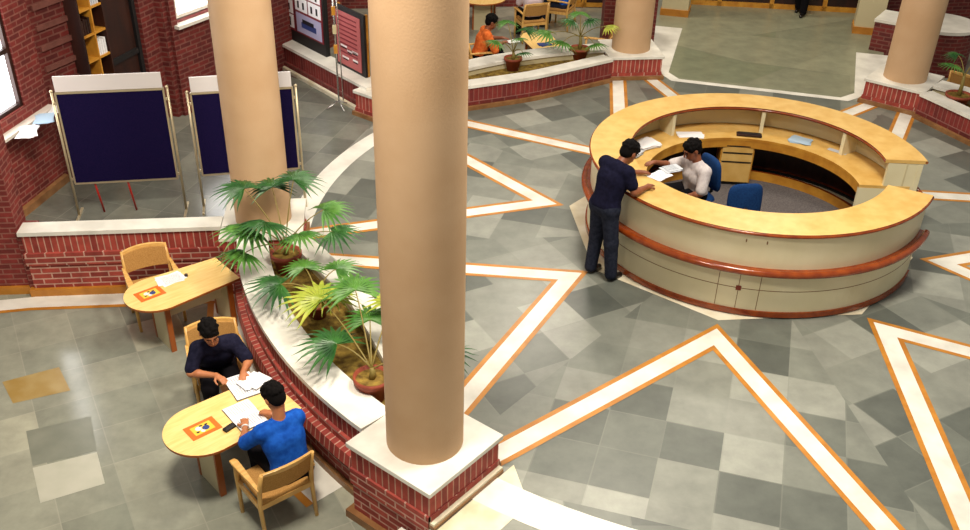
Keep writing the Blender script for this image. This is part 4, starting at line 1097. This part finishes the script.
    for s in 'LR':
        an, ft = J['an'+s], nrm(J['toe'+s]); z = np.array([0, 0, 1.])
        sdf_obj('shoe', [cone(an-z*.035-ft*.02, an-z*.045+ft*.06, .044, .042, .03), cone(an-z*.045+ft*.06, an-z*.056+ft*.155, .042, .032, .03)], vox, 'shoe', root, [((0, 0, an[2]-.086), (0, 0, -1))])
    H = [ell(at(0, -.018, .036), (.082*hs, .100*hs, .090*hs), Rh, .02), ell(at(0, -.055, -.01), (.074*hs, .060*hs, .07*hs), Rh, .02)]
    H.append(ell(at(0, .105, -.035), (.088*hs, .085*hs, .085*hs), Rh, .01, 'sub'))
    H.append(ell(at(0, .06, -.10), (.12*hs, .10*hs, .09*hs), Rh, .01, 'sub'))
    for s in (-1, 1): H.append(ell(at(s*.085, .012, -.03), (.03*hs, .035*hs, .045*hs), Rh, .01, 'sub'))
    rh = random.Random(len(label))
    for q in range(90):
        v_ = nrm([rh.gauss(0, 1), rh.gauss(0, 1)-.15, abs(rh.gauss(0, 1))+.05]); p_ = at(v_[0]*.079, -.018+v_[1]*.097, .036+v_[2]*.088)
        if (p_-hc)@f < .062*hs or (p_-hc)@u > .075*hs: H.insert(2, cone(p_, p_+v_*.004, .017, .015, .012))
    sdf_obj('hair', H, .0075, 'hair', root, [(at(0, -.09, -.075), -u)])
    for s in (-1, 1):
        mb = MB(); c_ = at(s*.031, .079, .006)
        mb.lathe([(0.0001, -.007), (.007, -.004), (.010, 0), (.007, .004), (.0001, .007)], c_, 12, 0); mb.build('eye', ['eye'], root)
        mb = MB(); mb.tube([at(s*.014, .090, .026), at(s*.030, .090, .030), at(s*.048, .078, .024)], .0042, 0, 6); mb.build('eyebrow', ['hair'], root)
    mb = MB(); mb.tube([at(-.024, .084, -.060), at(0, .092, -.059), at(.024, .084, -.060)], [.003, .0055, .003], 0, 8); mb.build('lips', ['lips'], root)
    if glasses:
        mb = MB()
        for s in (-1, 1): mb.tube([at(s*.032+.022*math.cos(t), .102, .006+.017*math.sin(t)) for t in [2*PI*i/16 for i in range(17)]], .002, 0, 6); mb.tube([at(s*.054, .10, .01), at(s*.080, .0, .01)], .002, 0, 6)
        mb.tube([at(-.01, .104, .01), at(.01, .104, .01)], .002, 0, 6); mb.build('glasses', ['black'], root)
    if watch:
        wr, e = J['wr'+watch], J['el'+watch]; ax_ = nrm(wr-e); x_ = nrm(np.cross(ax_, (0, 0, 1))); y_2 = np.cross(ax_, x_); c_ = wr-ax_*.015
        mb = MB(); mb.tube([tuple(c_+(x_*math.cos(t)+y_2*math.sin(t))*.031) for t in [2*PI*i/18 for i in range(19)]], .008, 0, 8); mb.build('wristwatch', ['white_board'], root)
    return root
def local_joints(J, loc, rz):
    """world joints -> the person's own frame"""
    R = np.array(Matrix.Rotation(-rz, 3, 'Z')); l = np.array(loc)
    return {k: (R @ np.array(v, float) if k[:2] in ('hd', 'pn', 'to', 'fa', 'up') else R @ (np.array(v, float)-l)) for k, v in J.items()}

# standing man leaning on the desk
loc, rz = (1.75, 10.16, 0), math.atan2(.6, .8)-PI/2
JW = dict(head=(1.98, 10.36, 1.52), face=(.70, .42, -.55), up=(.50, .32, .80), shR=(1.945, 10.11, 1.375), shL=(1.715, 10.41, 1.375), elR=(2.02, 10.04, 1.165), wrR=(2.19, 10.22, 1.147), hdR=(.62, .78, -.02), pnR=(0, 0, -1),
          elL=(1.93, 10.57, 1.165), wrL=(2.16, 10.62, 1.147), hdL=(.96, .1, -.02), pnL=(0, 0, -1), hipR=(1.774, 10.088, .93), hipL=(1.666, 10.232, .93), knR=(1.82, 10.05, .50), knL=(1.67, 10.24, .50),
          anR=(1.85, 10.02, .086), anL=(1.63, 10.20, .086), toeR=(.8, .55, 0), toeL=(.75, .65, 0))
person('man standing at the round desk in dark shirt and jeans, leaning on the counter', loc, rz, local_joints(JW, loc, rz), shirt='shirt_navy', trousers='jeans', hand_curl=.35, sleeve=.62, shirt_tail=-.02)
# clerk
loc, rz = (3.13, 11.36, .01), math.atan2(-.35, -.93)-PI/2
JW = dict(head=(2.92, 11.24, 1.16), face=(-.86, -.28, -.42), up=(-.42, -.05, .9), shL=(3.08, 11.06, .94), shR=(2.96, 11.42, .94), elR=(2.72, 11.45, .86), wrR=(2.49, 11.28, .97), hdR=(-.8, -.45, .12), pnR=(0, 0, -1),
          elL=(3.03, 10.95, .70), wrL=(2.86, 11.0, .63), hdL=(-.85, .25, -.2), pnL=(0, 0, -1), hipL=(3.07, 11.22, .56), hipR=(3.01, 11.39, .56), knL=(2.74, 11.08, .55), knR=(2.70, 11.33, .55),
          anL=(2.70, 11.07, .10), anR=(2.68, 11.33, .10), toeL=(-.93, -.35, 0), toeR=(-.93, -.3, 0))
person('clerk in a white shirt sitting inside the round desk', loc, rz, local_joints(JW, loc, rz), shirt='shirt_white', sleeve=.85, collar='shirt_white', watch='L', hand_curl=.6)
def seated(lean=.1, hz=.50, **kw):
    J = dict(hipL=(-.09, -.06, hz), hipR=(.09, -.06, hz), knL=(-.13, .36, .50), knR=(.13, .36, .51), anL=(-.13, .36, .086), anR=(.13, .36, .086), toeL=(-.1, 1, 0), toeR=(.1, 1, 0),
             shL=(-.185, -.06+lean, hz+.47-lean*.3), shR=(.185, -.06+lean, hz+.47-lean*.3), head=(0, .02+lean*1.2, hz+.69-lean*.42), face=(0, 1, -.35), up=(0, .3, 1),
             elL=(-.25, .12+lean, hz+.22), elR=(.25, .12+lean, hz+.22), wrL=(-.12, .33+lean, hz+.23), wrR=(.12, .33+lean, hz+.23), hdL=(.3, 1, -.1), hdR=(-.3, 1, -.1))
    J.update(kw); return J
yaw = lambda f: math.atan2(f[1], f[0])-PI/2
person('man in a dark polo shirt reading at the table, facing the camera', (-2.51, 8.22, ZL), yaw(fB), seated(.25, head=(.05, .33, 1.155), face=(-.12, .85, -.5), up=(-.05, .45, .88), elR=(.29, .35, .73), elL=(-.29, .35, .73),
       wrR=(.06, .50, .745), wrL=(-.20, .54, .745), hdR=(-.5, .85, 0), hdL=(.25, 1, 0)), skin='skin_light', shirt='shirt_black', sleeve=.82, collar='white_board', glasses=True)
person('man in a bright blue shirt seen from behind, reading at the table', (-1.53, 6.70, ZL), yaw(fC), seated(.16, head=(.02, .20, 1.175), face=(-.2, .85, -.5), up=(-.05, .4, .9), elL=(-.30, .26, .745), wrL=(-.17, .46, .755), hdL=(.35, .9, 0), elR=(.29, .30, .745), wrR=(.10, .46, .755), hdR=(-.35, .9, 0)), skin='skin_light', shirt='shirt_blue', watch='L', sleeve=.85)
person('man in an orange shirt reading on a chair behind the planter', (.43, 18.0, ZL), yaw((.97, .15)), seated(.14, elR=(.27, .18, .74), elL=(-.27, .18, .74), wrL=(-.12, .42, .78), wrR=(.12, .42, .78)), shirt='shirt_orange', sleeve=1.3, vox=.011)
person('person in a pale pinkish shirt on a chair at the top edge, seen from behind', (1.52, 20.52, ZL), yaw((-.31, .95)), seated(.02), shirt='shirt_pink', vox=.012)
person('person in blue on a chair at the top edge, right of the pale shirt', (2.25, 21.35, ZL), yaw((-.9, .4)), seated(.08), shirt='shirt_blue', trousers='jeans', vox=.012)
person('walking person of whom only dark trousers and shoes show at the corridor end', (7.28, 20.86, 0), 2.6, dict(head=(0, .04, 1.62), face=(0, 1, 0), up=(0, 0, 1), shL=(-.19, 0, 1.40), shR=(.19, 0, 1.40), elL=(-.25, -.05, 1.12), elR=(.25, .06, 1.12), wrL=(-.24, .05, .88), wrR=(.24, .2, .92),
       hdL=(0, .2, -1), hdR=(0, .4, -1), pnL=(1, 0, 0), pnR=(-1, 0, 0), hipL=(-.09, 0, .93), hipR=(.09, 0, .93), knL=(-.09, .16, .52), knR=(.09, -.02, .50), anL=(-.09, .14, .09), anR=(.09, -.18, .09), toeL=(0, 1, 0), toeR=(0, 1, 0)), shirt='shirt_black', trousers='trousers_black', vox=.012)
